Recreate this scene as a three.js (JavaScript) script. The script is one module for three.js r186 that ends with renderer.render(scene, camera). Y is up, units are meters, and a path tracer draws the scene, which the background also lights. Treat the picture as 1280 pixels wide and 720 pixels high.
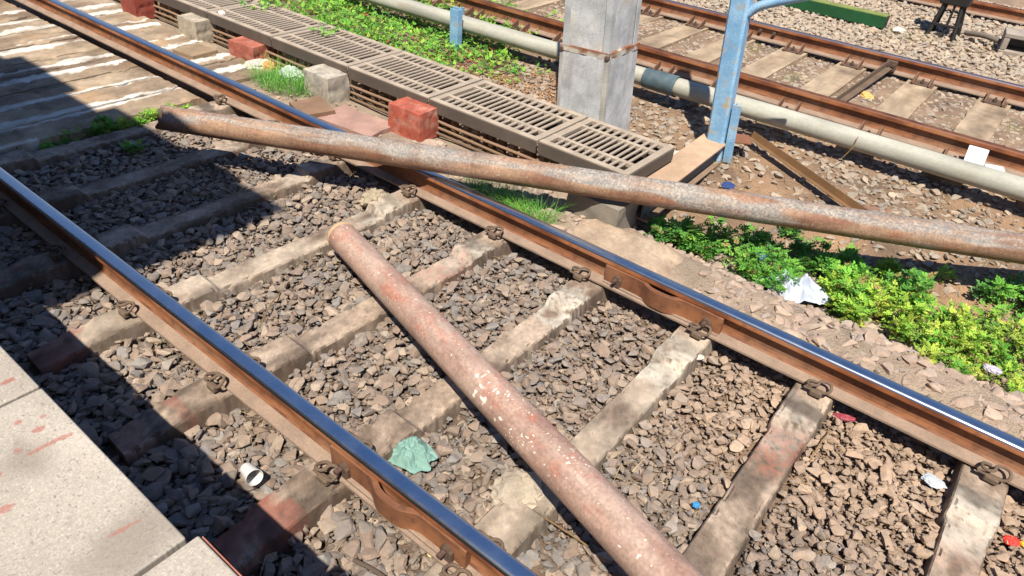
import * as THREE from 'three';
import { mergeGeometries, mergeVertices, toCreasedNormals } from 'three/addons/utils/BufferGeometryUtils.js';
import { ConvexGeometry } from 'three/addons/geometries/ConvexGeometry.js';
import { RoundedBoxGeometry } from 'three/addons/geometries/RoundedBoxGeometry.js';

// ---------------------------------------------------------------- camera, sky, sun, exposure
const scene = new THREE.Scene();
const camera = new THREE.PerspectiveCamera(44.62, 16 / 9, 0.05, 600);
camera.position.set(-1.07, 1.963, 0);
{
  const yaw = 0.945, pitch = 0.622, roll = 0.086;
  const w = new THREE.Vector3(Math.sin(yaw) * Math.cos(pitch), -Math.sin(pitch), -Math.cos(yaw) * Math.cos(pitch));
  const r = w.clone().cross(new THREE.Vector3(0, 1, 0)).normalize(), u = r.clone().cross(w);
  camera.up.copy(u.clone().multiplyScalar(Math.cos(roll)).addScaledVector(r, -Math.sin(roll)));
  camera.lookAt(camera.position.clone().add(w));
}
const renderer = new THREE.WebGLRenderer({ antialias: true });
renderer.toneMapping = THREE.LinearToneMapping;
renderer.toneMappingExposure = 1.68;
renderer.shadowMap.enabled = true;
const SUN = new THREE.Vector3(-0.5, 1, 0.31).normalize();
const sun = new THREE.DirectionalLight(new THREE.Color().setRGB(1, 0.95, 0.84), 4.8);
sun.position.copy(SUN).multiplyScalar(30);
sun.castShadow = true; sun.shadow.radius = 1; sun.shadow.mapSize.set(4096, 4096);
Object.assign(sun.shadow.camera, { left: -14, right: 14, top: 14, bottom: -14, near: 1, far: 80 });
scene.add(sun);
{ // clear blue daytime sky, paler towards the horizon and around the sun
  const W = 256, H = 128, d = new Float32Array(W * H * 4);
  for (let j = 0; j < H; j++) for (let i = 0; i < W; i++) {
    const el = (j + 0.5) / H * Math.PI - Math.PI / 2, az = (i + 0.5) / W * 2 * Math.PI;
    const y = Math.max(Math.sin(el), 0), k = Math.pow(1 - y, 3.2);
    const dir = new THREE.Vector3(Math.cos(el) * Math.cos(az - Math.PI), Math.sin(el), Math.cos(el) * Math.sin(az - Math.PI));
    const g = Math.pow(Math.max(dir.dot(SUN), 0), 12) * 0.16;
    d.set([0.045 + 0.31 * k + g, 0.108 + 0.35 * k + g * 0.98, 0.27 + 0.33 * k + g * 0.9, 1], (j * W + i) * 4);
  }
  const sky = new THREE.DataTexture(d, W, H, THREE.RGBAFormat, THREE.FloatType);
  sky.mapping = THREE.EquirectangularReflectionMapping; sky.magFilter = sky.minFilter = THREE.LinearFilter; sky.needsUpdate = true;
  scene.background = sky; scene.environment = sky;
}

// ---------------------------------------------------------------- helpers
function rng(s) { return () => { s |= 0; s = s + 0x6D2B79F5 | 0; let t = Math.imul(s ^ s >>> 15, 1 | s); t = t + Math.imul(t ^ t >>> 7, 61 | t) ^ t; return ((t ^ t >>> 14) >>> 0) / 4294967296; }; }
const R = rng(20240607);
const rr = (a, b) => a + (b - a) * R(), pick = a => a[Math.floor(R() * a.length)];
const clamp = (x, a = 0, b = 1) => x < a ? a : x > b ? b : x, mixn = (a, b, t) => a + (b - a) * t;
const sstep = (a, b, x) => { const t = clamp((x - a) / (b - a)); return t * t * (3 - 2 * t); };
function hash(x, y, z) { let h = Math.imul(x, 374761393) ^ Math.imul(y, 668265263) ^ Math.imul(z, 2147483647 - 58); h = Math.imul(h ^ h >>> 13, 1274126177); return ((h ^ h >>> 16) >>> 0) / 4294967296; }
function noise(x, y, z = 0) {
  const X = Math.floor(x), Y = Math.floor(y), Z = Math.floor(z); let u = x - X, v = y - Y, w = z - Z;
  u = u * u * (3 - 2 * u); v = v * v * (3 - 2 * v); w = w * w * (3 - 2 * w);
  const l = (a, b, t) => a + (b - a) * t;
  return l(l(l(hash(X, Y, Z), hash(X + 1, Y, Z), u), l(hash(X, Y + 1, Z), hash(X + 1, Y + 1, Z), u), v),
    l(l(hash(X, Y, Z + 1), hash(X + 1, Y, Z + 1), u), l(hash(X, Y + 1, Z + 1), hash(X + 1, Y + 1, Z + 1), u), v), w);
}
function fbm(x, y, z = 0, o = 4) { let s = 0, a = 0.5, n = 0; for (let i = 0; i < o; i++) { s += a * noise(x, y, z); n += a; a *= 0.5; x = x * 2.03 + 11.7; y = y * 2.03 + 5.1; z = z * 2.03 + 3.3; } return s / n; }
const L = hex => { const c = new THREE.Color(hex); return [c.r, c.g, c.b]; };
const mix3 = (a, b, t) => [mixn(a[0], b[0], t), mixn(a[1], b[1], t), mixn(a[2], b[2], t)];
const mul3 = (a, k) => [a[0] * k, a[1] * k, a[2] * k];
// colour map from a function giving linear rgb; wraps seamlessly only when the function does
function tex(W, H, fn, srgb = true) {
  const d = new Uint8Array(W * H * 4), c = new THREE.Color();
  for (let j = 0; j < H; j++) for (let i = 0; i < W; i++) {
    let v = fn(i / W, j / H); if (!Array.isArray(v)) v = [v, v, v];
    c.setRGB(clamp(v[0]), clamp(v[1]), clamp(v[2])); if (srgb) c.convertLinearToSRGB();
    const o = (j * W + i) * 4; d[o] = c.r * 255; d[o + 1] = c.g * 255; d[o + 2] = c.b * 255; d[o + 3] = 255;
  }
  const t = new THREE.DataTexture(d, W, H); t.wrapS = t.wrapT = THREE.RepeatWrapping; t.magFilter = THREE.LinearFilter; t.minFilter = THREE.LinearMipmapLinearFilter; t.generateMipmaps = true;
  if (srgb) t.colorSpace = THREE.SRGBColorSpace; t.needsUpdate = true; return t;
}
// tiling noise: value noise on a torus of n cells
function tnoise(u, v, n, s) {
  const x = u * n, y = v * n, X = Math.floor(x), Y = Math.floor(y); let a = x - X, b = y - Y; a = a * a * (3 - 2 * a); b = b * b * (3 - 2 * b);
  const h = (i, j) => hash(((i % n) + n) % n, ((j % n) + n) % n, s);
  return mixn(mixn(h(X, Y), h(X + 1, Y), a), mixn(h(X, Y + 1), h(X + 1, Y + 1), a), b);
}
const tf = (u, v, n, s, o = 4) => { let r = 0, a = 0.5, t = 0; for (let i = 0; i < o; i++) { r += a * tnoise(u, v, n << i, s + i); t += a; a *= 0.55; } return r / t; };
function boxUV(g, s = 1) {
  if (g.index) g = g.toNonIndexed();
  const p = g.attributes.position, n = g.attributes.normal, uv = new Float32Array(p.count * 2);
  for (let i = 0; i < p.count; i++) {
    const ax = Math.abs(n.getX(i)), ay = Math.abs(n.getY(i)), az = Math.abs(n.getZ(i)); let u, v;
    if (ay >= ax && ay >= az) { u = p.getX(i); v = p.getZ(i); } else if (ax >= az) { u = p.getZ(i); v = p.getY(i); } else { u = p.getX(i); v = p.getY(i); }
    uv[i * 2] = u * s; uv[i * 2 + 1] = v * s;
  }
  g.setAttribute('uv', new THREE.BufferAttribute(uv, 2)); return g;
}
function paint(g, fn) {
  const p = g.attributes.position, n = g.attributes.normal, c = new Float32Array(p.count * 3);
  for (let i = 0; i < p.count; i++) c.set(fn(p.getX(i), p.getY(i), p.getZ(i), n.getX(i), n.getY(i), n.getZ(i)), i * 3);
  g.setAttribute('color', new THREE.BufferAttribute(c, 3)); return g;
}
function place(g, x = 0, y = 0, z = 0, rx = 0, ry = 0, rz = 0) { g.applyMatrix4(new THREE.Matrix4().compose(new THREE.Vector3(x, y, z), new THREE.Quaternion().setFromEuler(new THREE.Euler(rx, ry, rz)), new THREE.Vector3(1, 1, 1))); return g; }
const box = (w, h, d, r = 0.004, x, y, z, rx, ry, rz) => place(boxUV(new RoundedBoxGeometry(w, h, d, 1, Math.min(r, w / 2.2, h / 2.2, d / 2.2))), x, y, z, rx, ry, rz);
function rod(a, b, r, r2 = r, seg = 12) {
  const A = new THREE.Vector3(...a), B = new THREE.Vector3(...b), d = B.clone().sub(A);
  const g = new THREE.CylinderGeometry(r2, r, d.length(), seg, 1); g.applyQuaternion(new THREE.Quaternion().setFromUnitVectors(new THREE.Vector3(0, 1, 0), d.clone().normalize()));
  g.translate(...A.add(B).multiplyScalar(0.5).toArray()); return g.toNonIndexed();
}
const tube = (pts, r, seg = 32, rs = 8, closed = false) => new THREE.TubeGeometry(new THREE.CatmullRomCurve3(pts.map(p => new THREE.Vector3(...p)), closed, 'catmullrom', 0.5), seg, r, rs, closed).toNonIndexed();
const merge = gs => mergeGeometries(gs.map(g => { const h = g.index ? g.toNonIndexed() : g; for (const k of Object.keys(h.attributes)) if (!['position', 'normal', 'uv', 'color'].includes(k)) h.deleteAttribute(k); return h; }));
const used = {};
const numbered = n => { const k = used[n] = (used[n] ?? -1) + 1; return k ? `${n}_${String(k).padStart(3, '0')}` : n; };
function tag(o, label, category, group) { o.userData.label = label; o.userData.category = category; if (group) o.userData.group = group; return o; }
function thing(name, label, category, pos = [0, 0, 0], ry = 0, group) { const o = new THREE.Group(); o.name = numbered(name); o.position.set(...pos); o.rotation.y = ry; scene.add(o); return tag(o, label, category, group); }
function part(name, geo, mat, parent, label) { const m = new THREE.Mesh(geo, mat); m.name = name; parent.add(m); if (label) m.userData.label = label; return m; }
function one(name, geo, mat, label, category, pos = [0, 0, 0], group) { const m = new THREE.Mesh(geo, mat); m.name = numbered(name); m.position.set(...pos); scene.add(m); return tag(m, label, category, group); }
function struct(name, geo, mat) { const m = geo ? new THREE.Mesh(geo, mat) : new THREE.Group(); m.name = name; m.userData.kind = 'structure'; scene.add(m); return m; }
const std = o => new THREE.MeshStandardMaterial({ roughness: 0.9, metalness: 0, ...o });
function instances(name, geo, mat, list, parent) { // list of [Matrix4, [r,g,b]?]
  const m = new THREE.InstancedMesh(geo, mat, list.length); m.name = name; const c = new THREE.Color();
  list.forEach(([M, col], i) => { m.setMatrixAt(i, M); if (col) m.setColorAt(i, c.setRGB(...col)); });
  m.userData.kind = 'stuff'; parent.add(m); return m;
}
const M4 = (x, y, z, rx, ry, rz, sx = 1, sy = sx, sz = sx) => new THREE.Matrix4().compose(new THREE.Vector3(x, y, z), new THREE.Quaternion().setFromEuler(new THREE.Euler(rx, ry, rz, 'YXZ')), new THREE.Vector3(sx, sy, sz));

// ---------------------------------------------------------------- textures and materials
const T = {
  grain: tex(512, 512, (u, v) => { const a = tf(u, v, 8, 1, 6), b = tnoise(u, v, 256, 9); return 0.62 + 0.55 * (a - 0.3) + 0.22 * (b - 0.5); }),
  stone: tex(512, 512, (u, v) => { const a = tf(u, v, 10, 3, 5), b = tnoise(u, v, 200, 19), d = tf(u, v, 22, 23, 4), k = clamp(d * 3.4 - 1.5); return mix3([0.5 + 0.5 * a + 0.2 * b, 0.49 + 0.5 * a + 0.2 * b, 0.48 + 0.5 * a + 0.2 * b], [1.0, 0.92, 0.8], k * 0.6); }),
  grainB: tex(512, 512, (u, v) => clamp(0.7 * tf(u, v, 16, 21, 5) + 0.3 * tnoise(u, v, 256, 29)), false),
  rust: tex(512, 512, (u, v) => { const a = tf(u, v, 6, 31, 6), b = tf(u, v, 40, 41, 3), s = tf(u * 1, v, 3, 51, 3); let c = mix3(L('#5f3a28'), L('#a06a46'), clamp(a * 1.7 - 0.35)); c = mix3(c, L('#3a2218'), clamp(b * 2.2 - 1.25) * 0.7); return mix3(c, L('#a98a70'), clamp(s * 2 - 1.05) * 0.6); }),
  steel: tex(512, 512, (u, v) => 0.85 + 0.12 * (tf(u, v, 8, 61, 4) - 0.5) + 0.1 * (tnoise(u, v, 128, 66) - 0.5)),
  steelR: tex(256, 256, (u, v) => 0.75 + 0.5 * (tf(u, v, 12, 71, 4) - 0.5), false),
};
const stoneM = std({ map: T.stone, bumpMap: T.grainB, bumpScale: 0.006, roughness: 0.97 });
const concM = std({ vertexColors: true, map: T.grain, bumpMap: T.grainB, bumpScale: 0.003, roughness: 0.94 });
const plainM = (hex, o = {}) => std({ color: hex, map: T.grain, bumpMap: T.grainB, bumpScale: 0.002, ...o });
const rustM = std({ map: T.rust, bumpMap: T.grainB, bumpScale: 0.0015, roughness: 0.78, metalness: 0.15 });
const rustOrangeM = std({ map: T.rust, color: new THREE.Color().setRGB(1.4, 1.2, 1.0), bumpMap: T.grainB, bumpScale: 0.001, roughness: 0.6, metalness: 0.2 });
const rustDarkM = plainM('#644c3f', { roughness: 0.85 }), rustBrownM = plainM('#7d5a44', { roughness: 0.85 });
const polishM = std({ map: T.steel, color: new THREE.Color().setRGB(0.62, 0.63, 0.66), metalness: 1, roughness: 0.33, roughnessMap: T.steelR });
const dullTopM = std({ map: T.steel, color: '#6a6068', metalness: 0.6, roughness: 0.5 }), brownTopM = std({ map: T.rust, color: new THREE.Color().setRGB(0.7, 0.62, 0.6), metalness: 0.3, roughness: 0.6 });
const footM = plainM('#9a8270', { roughness: 0.9 });

// ---------------------------------------------------------------- ground heights
function H(x, z) {
  let y;
  if (x < 1.8) y = -0.258;
  else if (x < 4.5) {
    const ditch = sstep(-2.2, -1.2, z);                       // the weedy ditch opens in front of the drain's end
    const sh = mixn(-0.258, -0.15, sstep(1.8, 2.0, x));
    const low = mixn(-0.19, -0.34, ditch);
    y = mixn(sh, low, sstep(2.15, 2.65, x)); y = mixn(y, -0.16, sstep(2.9, 3.7, x)); y = mixn(y, -0.1, sstep(4.1, 4.6, x));
  } else y = mixn(-0.1, -0.075, sstep(4.5, 4.8, x)) - 0.03 * sstep(7, 8.2, x);
  return y + 0.035 * (fbm(x * 2.3, z * 2.3, 3, 3) - 0.5);
}
{ // one sheet to the horizon, fine where the camera looks
  const axis = (a, b, s) => { const v = []; for (const e of [-250, -120, -60, -30, -18, -12]) if (e < a - 1) v.push(e); for (let t = a; t <= b + 1e-6; t += s) v.push(t); for (const e of [14, 20, 35, 60, 120, 250]) if (e > b + 1) v.push(e); return v; };
  const xs = axis(-1.2, 11, 0.06), zs = axis(-9, 3, 0.06), pos = [], idx = [], col = [], uv = [];
  for (const z of zs) for (const x of xs) {
    pos.push(x, H(x, z) - (x < 1.85 && z > -5.2 ? 0.02 : 0), z); uv.push(x, z);
    const n = fbm(x * 3, z * 3, 7, 5), k = fbm(x * 11, z * 11, 2, 3);
    let c = mix3(L('#7d6450'), L('#a88b70'), clamp(n * 1.8 - 0.4)); c = mix3(c, L('#6a5a50'), clamp(k * 2 - 0.9) * 0.7);
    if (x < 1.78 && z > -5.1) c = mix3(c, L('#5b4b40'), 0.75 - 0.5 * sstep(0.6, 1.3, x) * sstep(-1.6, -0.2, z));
    if (x > 1.8 && x < 2.6) c = mix3(c, L('#ac9985'), 0.7);
    if (x > 2.6 && x < 4.6 && z > -4) c = mix3(c, L('#a8805c'), 0.6 * clamp(n * 2 - 0.5));
    col.push(...c);
  }
  const W = xs.length; for (let j = 0; j < zs.length - 1; j++) for (let i = 0; i < W - 1; i++) { const a = j * W + i; idx.push(a, a + W, a + 1, a + 1, a + W, a + W + 1); }
  const g = new THREE.BufferGeometry(); g.setAttribute('position', new THREE.Float32BufferAttribute(pos, 3)); g.setAttribute('uv', new THREE.Float32BufferAttribute(uv, 2)); g.setAttribute('color', new THREE.Float32BufferAttribute(col, 3)); g.setIndex(idx); g.computeVertexNormals();
  struct('ground', g, std({ vertexColors: true, map: T.grain, bumpMap: T.grainB, bumpScale: 0.02, roughness: 0.97 }));
}

// ---------------------------------------------------------------- platform and its canopy
{
  const st = [[-0.94, -1.19, 0.02, 0.035], [-0.9, -1.18, 0.03, 0.02]];
  const blobs = []; const q = rng(5);
  for (const [x, z, a, b, r] of [[-.86, -1.45, .012, .009, .1], [-.84, -1.40, .014, .01, .15], [-.815, -1.43, .01, .008, 0], [-.83, -1.34, .055, .008, .08], [-.89, -1.37, .01, .01, .2], [-.945, -1.33, .014, .016, .2], [-.97, -1.24, .018, .012, .2], [-.85, -1.03, .04, .006, .12], [-.815, -1.6, .02, .01, .1]]) blobs.push([x, z, a, b, r, 0.4 + q() * 0.35]);
  const C1 = L('#8f8478'), C2 = L('#aba093'), C3 = L('#5a544f'), C4 = L('#bfb5a8'), C5 = L('#786c60'), C6 = L('#965548');
  const slabTex = tex(1200, 1400, (u, v) => { // spans x -2.2..-0.7, z -2.6..-0.5: granite grain, worn patches and red spit stains
    const x = -2.2 + u * 1.5, z = -2.6 + v * 2.1;
    const sp = noise(x * 420, z * 420, 1), sp2 = noise(x * 190, z * 190, 4), n = fbm(x * 5, z * 5, 6, 3);
    let c = mix3(C1, C2, clamp(n * 1.6 - 0.3)); c = mul3(c, 0.78 + 0.3 * sp + 0.2 * sp2);
    c = mix3(c, C3, clamp(sp2 * 3 - 2.3)); c = mix3(c, C4, clamp(sp * 4 - 3.2));
    const sp3 = noise(x * 150, z * 150, 17); if (sp3 > 0.9) c = mix3(c, C3, 0.4); const st2 = fbm(x * 9 + 4, z * 6, 8, 3); c = mix3(c, C5, clamp(st2 * 4 - 2.1) * 0.6);
    for (const [bx, bz, a, b, r, k] of blobs) { const dx = x - bx, dz = z - bz, X = (dx * Math.cos(r) + dz * Math.sin(r)) / a, Z = (-dx * Math.sin(r) + dz * Math.cos(r)) / b, q0 = X * X + Z * Z; if (q0 > 2) continue; const e = q0 + 2.2 * (fbm(x * 75, z * 75, 2, 3) - 0.45); if (e < 1) c = mix3(c, mul3(C6, 0.75 + 0.5 * sp), k * sstep(1, 0.4, e)); }
    return c;
  });
  slabTex.wrapS = slabTex.wrapT = THREE.MirroredRepeatWrapping;
  const slabM = std({ map: slabTex, bumpMap: T.grainB, bumpScale: 0.001, roughness: 0.85 });
  const base = boxUV(new THREE.BoxGeometry(11.95, 1.02, 44)); base.translate(-0.82 - 11.95 / 2, 0.2, -8);
  const plat = struct('platform', base, plainM('#8b7d70'));
  for (let r = 0; r < 4; r++) for (let k = 0; k < 9; k++) {
    const z0 = -4.58 + k * 0.61, w = 0.6, x1 = -0.775 - r * 0.605 + (r === 0 && z0 > -1 ? 0.02 : 0) + (r === 0 ? rr(-.002, .002) : 0);
    const g = new RoundedBoxGeometry(r ? 0.6 : 0.598, 0.045, w, 2, 0.005).toNonIndexed(); g.translate(x1 - 0.3, 0.7325 + rr(-.001, .001), z0 + 0.305);
    const p = g.attributes.position, uv = new Float32Array(p.count * 2); for (let i = 0; i < p.count; i++) { uv[2 * i] = (p.getX(i) + 2.2) / 1.5; uv[2 * i + 1] = (p.getZ(i) + 2.6) / 2.1; }
    g.setAttribute('uv', new THREE.BufferAttribute(uv, 2)); part('paving_slab', g, slabM, plat);
  }
  part('red_paint_strip', box(0.003, 0.014, 0.59, 0.001, -0.7535, 0.742, -0.615), plainM('#b0705c'), plat);
  const can = thing('platform_canopy', 'sheet steel platform canopy whose corner shades the left of the track', 'canopy', [0, 0, 0]);
  { // corrugated sheets, their ends not in line
    const q = rng(77), sheetM = plainM('#8d969c');
    for (let k = 0; k < 30; k++) { const w = 0.42 + 0.2 * q(); const z = -1.86 - k * 0.5; const ext = k < 2 ? 0.02 + 0.1 * q() : -0.12 + 0.2 * q(); part('roof_sheet', box(8, 0.03, 0.5, 0.004, -1.25 + ext - 4, 4.38 + (k % 2) * 0.012, z - 0.25), sheetM, can); }
    part('roof_sheet', box(8, 0.04, 14, 0.004, -5.25, 4.385, -16.9 - 7), sheetM, can);
    for (const x of [-2.2, -4.6]) part('purlin', box(0.12, 0.16, 30, 0.005, x, 4.28, -16.9), sheetM, can);
  }
  for (const z of [-4, -10, -16]) part('post', rod([-4.6, 0.75, z], [-4.6, 4.3, z], 0.09), plainM('#7d8890'), can);
}

// ---------------------------------------------------------------- rails
function railProfile(s, what) { // s scales the section; y = 0 at the top of the head
  const sh = new THREE.Shape(), P = {
    running_surface: [[-.0342, -.0125], [-.032, -.0075], [-.027, -.003], [-.018, -.0006], [0, 0], [.018, -.0006], [.027, -.003], [.032, -.0075], [.0342, -.0125]],
    head: [[-.0342, -.0125], [.0342, -.0125], [.0345, -.031], [.0338, -.036], [.0085, -.047], [-.0085, -.047], [-.0338, -.036], [-.0345, -.031]],
    web: [[-.0085, -.047], [.0085, -.047], [.0078, -.075], [.0078, -.105], [.012, -.122], [.02, -.129], [-.02, -.129], [-.012, -.122], [-.0078, -.105], [-.0078, -.075]],
    foot: [[-.02, -.129], [.02, -.129], [.066, -.143], [.068, -.146], [.068, -.156], [-.068, -.156], [-.068, -.146], [-.066, -.143]],
  }[what];
  P.forEach(([x, y], i) => i ? sh.lineTo(x * s, y * s) : sh.moveTo(x * s, y * s)); return sh;
}
function rail(label, x, y, z0, z1, top = polishM) {
  const s = 1;
  const t = thing('rail', label, 'rail', [x, y, 0], 0);
  for (const [w, m] of [['running_surface', top], ['head', rustOrangeM], ['web', rustM], ['foot', footM]]) {
    let g = new THREE.ExtrudeGeometry(railProfile(s, w), { depth: z1 - z0, steps: 1, bevelEnabled: false }); g.translate(0, 0, z0);
    g = w === 'running_surface' ? toCreasedNormals(g, 0.9) : g; part(w, boxUV(g), m, t);
  }
  return t;
}
const railA = rail('polished rail nearest the platform with its joint plate by the lower edge', 0, 0, -14, 2.5);
const railB = rail('polished rail of the near track lying under the long raised pipe', 1.743, 0, -14, 3.5);
rail('nearer brown rail of the far track behind the blue post', 4.80, 0.12, -14, 4, brownTopM);
rail('farther dark topped rail of the far track beyond the sleepers', 6.545, 0.12, -14, 4, dullTopM);
rail('rusty rail of a third track at the top right corner', 10.25, 0.1, -8, 6, brownTopM);

// joggled joint plates with clamping bolts
function fishplate(label, x, z) {
  const t = thing('joint_plate', label, 'joint plate', [x, 0, z]);
  const c = [[-.33, 0], [-.13, 0], [-.095, .012], [-.06, .03], [-.03, .036], [.03, .036], [.06, .03], [.095, .012], [.13, 0], [.33, 0]], sh = new THREE.Shape();
  const sm = new THREE.CatmullRomCurve3(c.map(p => new THREE.Vector3(p[0], p[1], 0)), false, 'catmullrom', 0.3).getPoints(60);
  sm.forEach((p, i) => i ? sh.lineTo(p.x, p.y) : sh.moveTo(p.x, p.y)); sm.slice().reverse().forEach(p => sh.lineTo(p.x, p.y + 0.02));
  let g = new THREE.ExtrudeGeometry(sh, { depth: 0.092, bevelEnabled: true, bevelSize: 0.003, bevelThickness: 0.003, bevelSegments: 1 });
  g.rotateX(Math.PI / 2); g.rotateY(Math.PI / 2); // shape x -> -z, shape y -> +x ... then mirrored to the -x side
  g.computeBoundingBox(); const b = g.boundingBox; g.translate(-(b.min.x + b.max.x) / 2, -0.04 - b.max.y, -(b.min.z + b.max.z) / 2);
  g.rotateY(Math.PI); g.computeBoundingBox(); g.translate(-0.012 - g.boundingBox.max.x, 0, 0);
  part('plate', boxUV(toCreasedNormals(g, 0.5)), rustM, t);
  part('lower_flange', box(0.012, 0.012, 0.66, 0.003, -0.05, -0.137, 0), footM, t);
  for (const dz of [-0.255, 0.255]) {
    const k = part('bolt', merge([place(new THREE.CylinderGeometry(0.021, 0.021, 0.022, 6), -0.047, -0.092, dz, 0, 0, Math.PI / 2), rod([-0.03, -0.092, dz], [-0.085, -0.092, dz], 0.0105)]), rustDarkM, t);
    part('clamp_arm', box(0.02, 0.075, 0.036, 0.006, -0.046, -0.122, dz + 0.012), rustDarkM, t);
  }
  return t;
}
fishplate('bulged rusty joint plate bolted to the rail near the platform', 0, -1.17);
fishplate('bulged rusty joint plate on the rail below the long pipe', 1.743, -1.08);

// ---------------------------------------------------------------- spring clips
const clipGeo = boxUV(tube([[-.012, -.006, -.07], [-.012, -.004, -.02], [-.012, 0, .03], [-.006, .014, .058], [.012, .032, .064], [.036, .04, .05], [.044, .038, .02], [.03, .034, -.004], [.002, .03, -.006], [-.016, .028, -.03], [-.008, .024, -.056], [.02, .016, -.062], [.046, .008, -.05], [.056, .004, -.02]], 0.0085, 56, 8)); clipGeo.scale(0.8, 0.8, 0.8);
const shoulderGeo = box(0.03, 0.03, 0.055, 0.008, -0.01, -0.014, 0);
const clipM = plainM('#75604f', { roughness: 0.9 });
function addClip(parent, x, z, side, y) { // side +1: on the +x side of the rail foot
  const c = part('rail_clip', clipGeo, clipM, parent); c.position.set(x, y, z); c.rotation.y = side > 0 ? Math.PI : 0; c.rotation.z = rr(-.06, .06); c.rotation.x = rr(-.05, .05);
  part('clip_shoulder', shoulderGeo, clipM, c);
}

// ---------------------------------------------------------------- concrete sleepers of the near track
function sleeperGeo(seed, flags) {
  const NX = 330, x0 = -0.5, x1 = 2.25, ring = [];
  const topY = x => { const d = Math.min(Math.abs(x), Math.abs(x - 1.743)); const end = clamp((0.345 - d) / 0.028); const out = x < -0.2 || x > 1.95; return out ? mixn(-0.172, -0.2, sstep(0.2, 0.5, d)) : mixn(-0.208, -0.172, end); };
  const NT = 18, NS = 6, pos = [], idx = [];
  for (let i = 0; i <= NX; i++) {
    const x = x0 + (x1 - x0) * i / NX, ty = topY(x), d = Math.min(Math.abs(x), Math.abs(x - 1.743)), hw = 0.076 + 0.01 * sstep(0.375, 0.345, d), row = [];
    for (let k = 0; k <= NS; k++) row.push([mixn(-hw - 0.022, -hw, k / NS), mixn(-0.37, ty - 0.008, k / NS)]);
    for (let k = 0; k <= NT; k++) row.push([mixn(-hw + 0.006, hw - 0.006, k / NT), ty]);
    for (let k = 0; k <= NS; k++) row.push([mixn(hw, hw + 0.022, k / NS), mixn(ty - 0.008, -0.37, k / NS)]);
    for (const [z, y] of row) {
      const n = noise(x * 9, (y + z) * 9, seed) - 0.5, m = fbm(x * 60, (z - y) * 60, seed + 5, 2) - 0.5, edge = Math.abs(Math.abs(z) - hw) < 0.02 && y > ty - 0.03 ? 1 : 0;
      const chip = edge * Math.max(0, fbm(x * 26, seed, z > 0 ? 4 : 9, 2) - 0.66) * 0.07;
      pos.push(x, y + n * 0.002 + m * 0.0035 - chip, z * (1 - chip * 2) + m * 0.002);
    }
  }
  const K = NS * 2 + NT + 3;
  for (let i = 0; i < NX; i++) for (let k = 0; k < K - 1; k++) { const a = i * K + k, b = a + K; idx.push(a, b, a + 1, a + 1, b, b + 1); }
  for (const s of [0, NX]) for (let k = 1; k < K - 1; k++) { const a = s * K; s ? idx.push(a, a + k + 1, a + k) : idx.push(a, a + k, a + k + 1); }
  let g = new THREE.BufferGeometry(); g.setAttribute('position', new THREE.Float32BufferAttribute(pos, 3)); g.setIndex(idx.map((v, i) => v)); g.computeVertexNormals();
  const nn = g.attributes.normal; if (nn.getY(10 * K + NS + 6) < 0) { const ix = g.index.array; for (let i = 0; i < ix.length; i += 3) { const t = ix[i]; ix[i] = ix[i + 1]; ix[i + 1] = t; } }
  g = toCreasedNormals(g, 0.45); boxUV(g, 2);
  const S1 = L('#8c7766'), S2 = L('#b8a28e'), S3 = L('#5f4e41');
  return paint(g, (x, y, z, nx, ny) => {
    const n = fbm(x * 6, z * 9 + y * 9, seed, 3), f = fbm(x * 55, z * 55 + y * 14, seed + 2, 3), st = fbm(x * 5, z * 12, seed + 8, 4);
    let c = mix3(S1, S2, clamp(n * 1.9 - 0.4)); c = mix3(c, S3, clamp(st * 5 - 2.4) * 0.75); c = mul3(c, 0.62 + 0.76 * f); const pit = noise(x * 110, z * 110, y * 110 + seed); if (pit > 0.8) c = mul3(c, 0.8); else if (pit < 0.16) c = mul3(c, 1.14);
    const dB = Math.abs(x - 1.42), wob = 0.22 * (fbm(x * 5, z * 7, seed + 11, 3) - 0.5);
    const top = ny > 0.6, w = flags.white * sstep(0.2, 0.12, dB + wob * 0.6) * clamp(n * 5 - 1.3) * (top ? clamp(f * 3.4 - 0.7) : clamp(fbm(x * 70, y * 9, seed + (z > 0 ? 1 : 2), 2) * 4 - 2.1)); c = mix3(c, L('#d2c8b8'), clamp(w) * 0.85);
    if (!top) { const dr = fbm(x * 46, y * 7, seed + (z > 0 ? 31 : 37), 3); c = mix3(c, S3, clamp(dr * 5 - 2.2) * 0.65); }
    const dark = sstep(0.07, 0.03, Math.abs(x - 1.54 + wob * 0.5)) + (flags.darkA || 0) * sstep(0.13, 0.06, Math.hypot(x + 0.16 + wob, z * 1.3)) * 0.8; c = mix3(c, L('#4c4038'), clamp(dark) * clamp(n * 3 - 0.9) * 0.8);
    const red = (flags.red || 0) * sstep(0.2, 0.08, Math.abs(x - 1.27 - wob)) * clamp(f * 3 - 1); c = mix3(c, L('#a8634f'), clamp(red) * 0.6);
    if (flags.cream) c = mix3(c, L('#c3b4a0'), flags.cream * clamp(n * 2.4 - 0.6));
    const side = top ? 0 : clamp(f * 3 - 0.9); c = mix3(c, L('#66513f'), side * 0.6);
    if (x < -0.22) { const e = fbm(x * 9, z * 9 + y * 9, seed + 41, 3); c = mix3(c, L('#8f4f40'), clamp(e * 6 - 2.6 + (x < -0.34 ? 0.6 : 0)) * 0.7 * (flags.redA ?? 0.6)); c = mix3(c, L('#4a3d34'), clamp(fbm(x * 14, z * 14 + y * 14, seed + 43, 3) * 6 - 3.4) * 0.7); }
    return c;
  });
}
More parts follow.
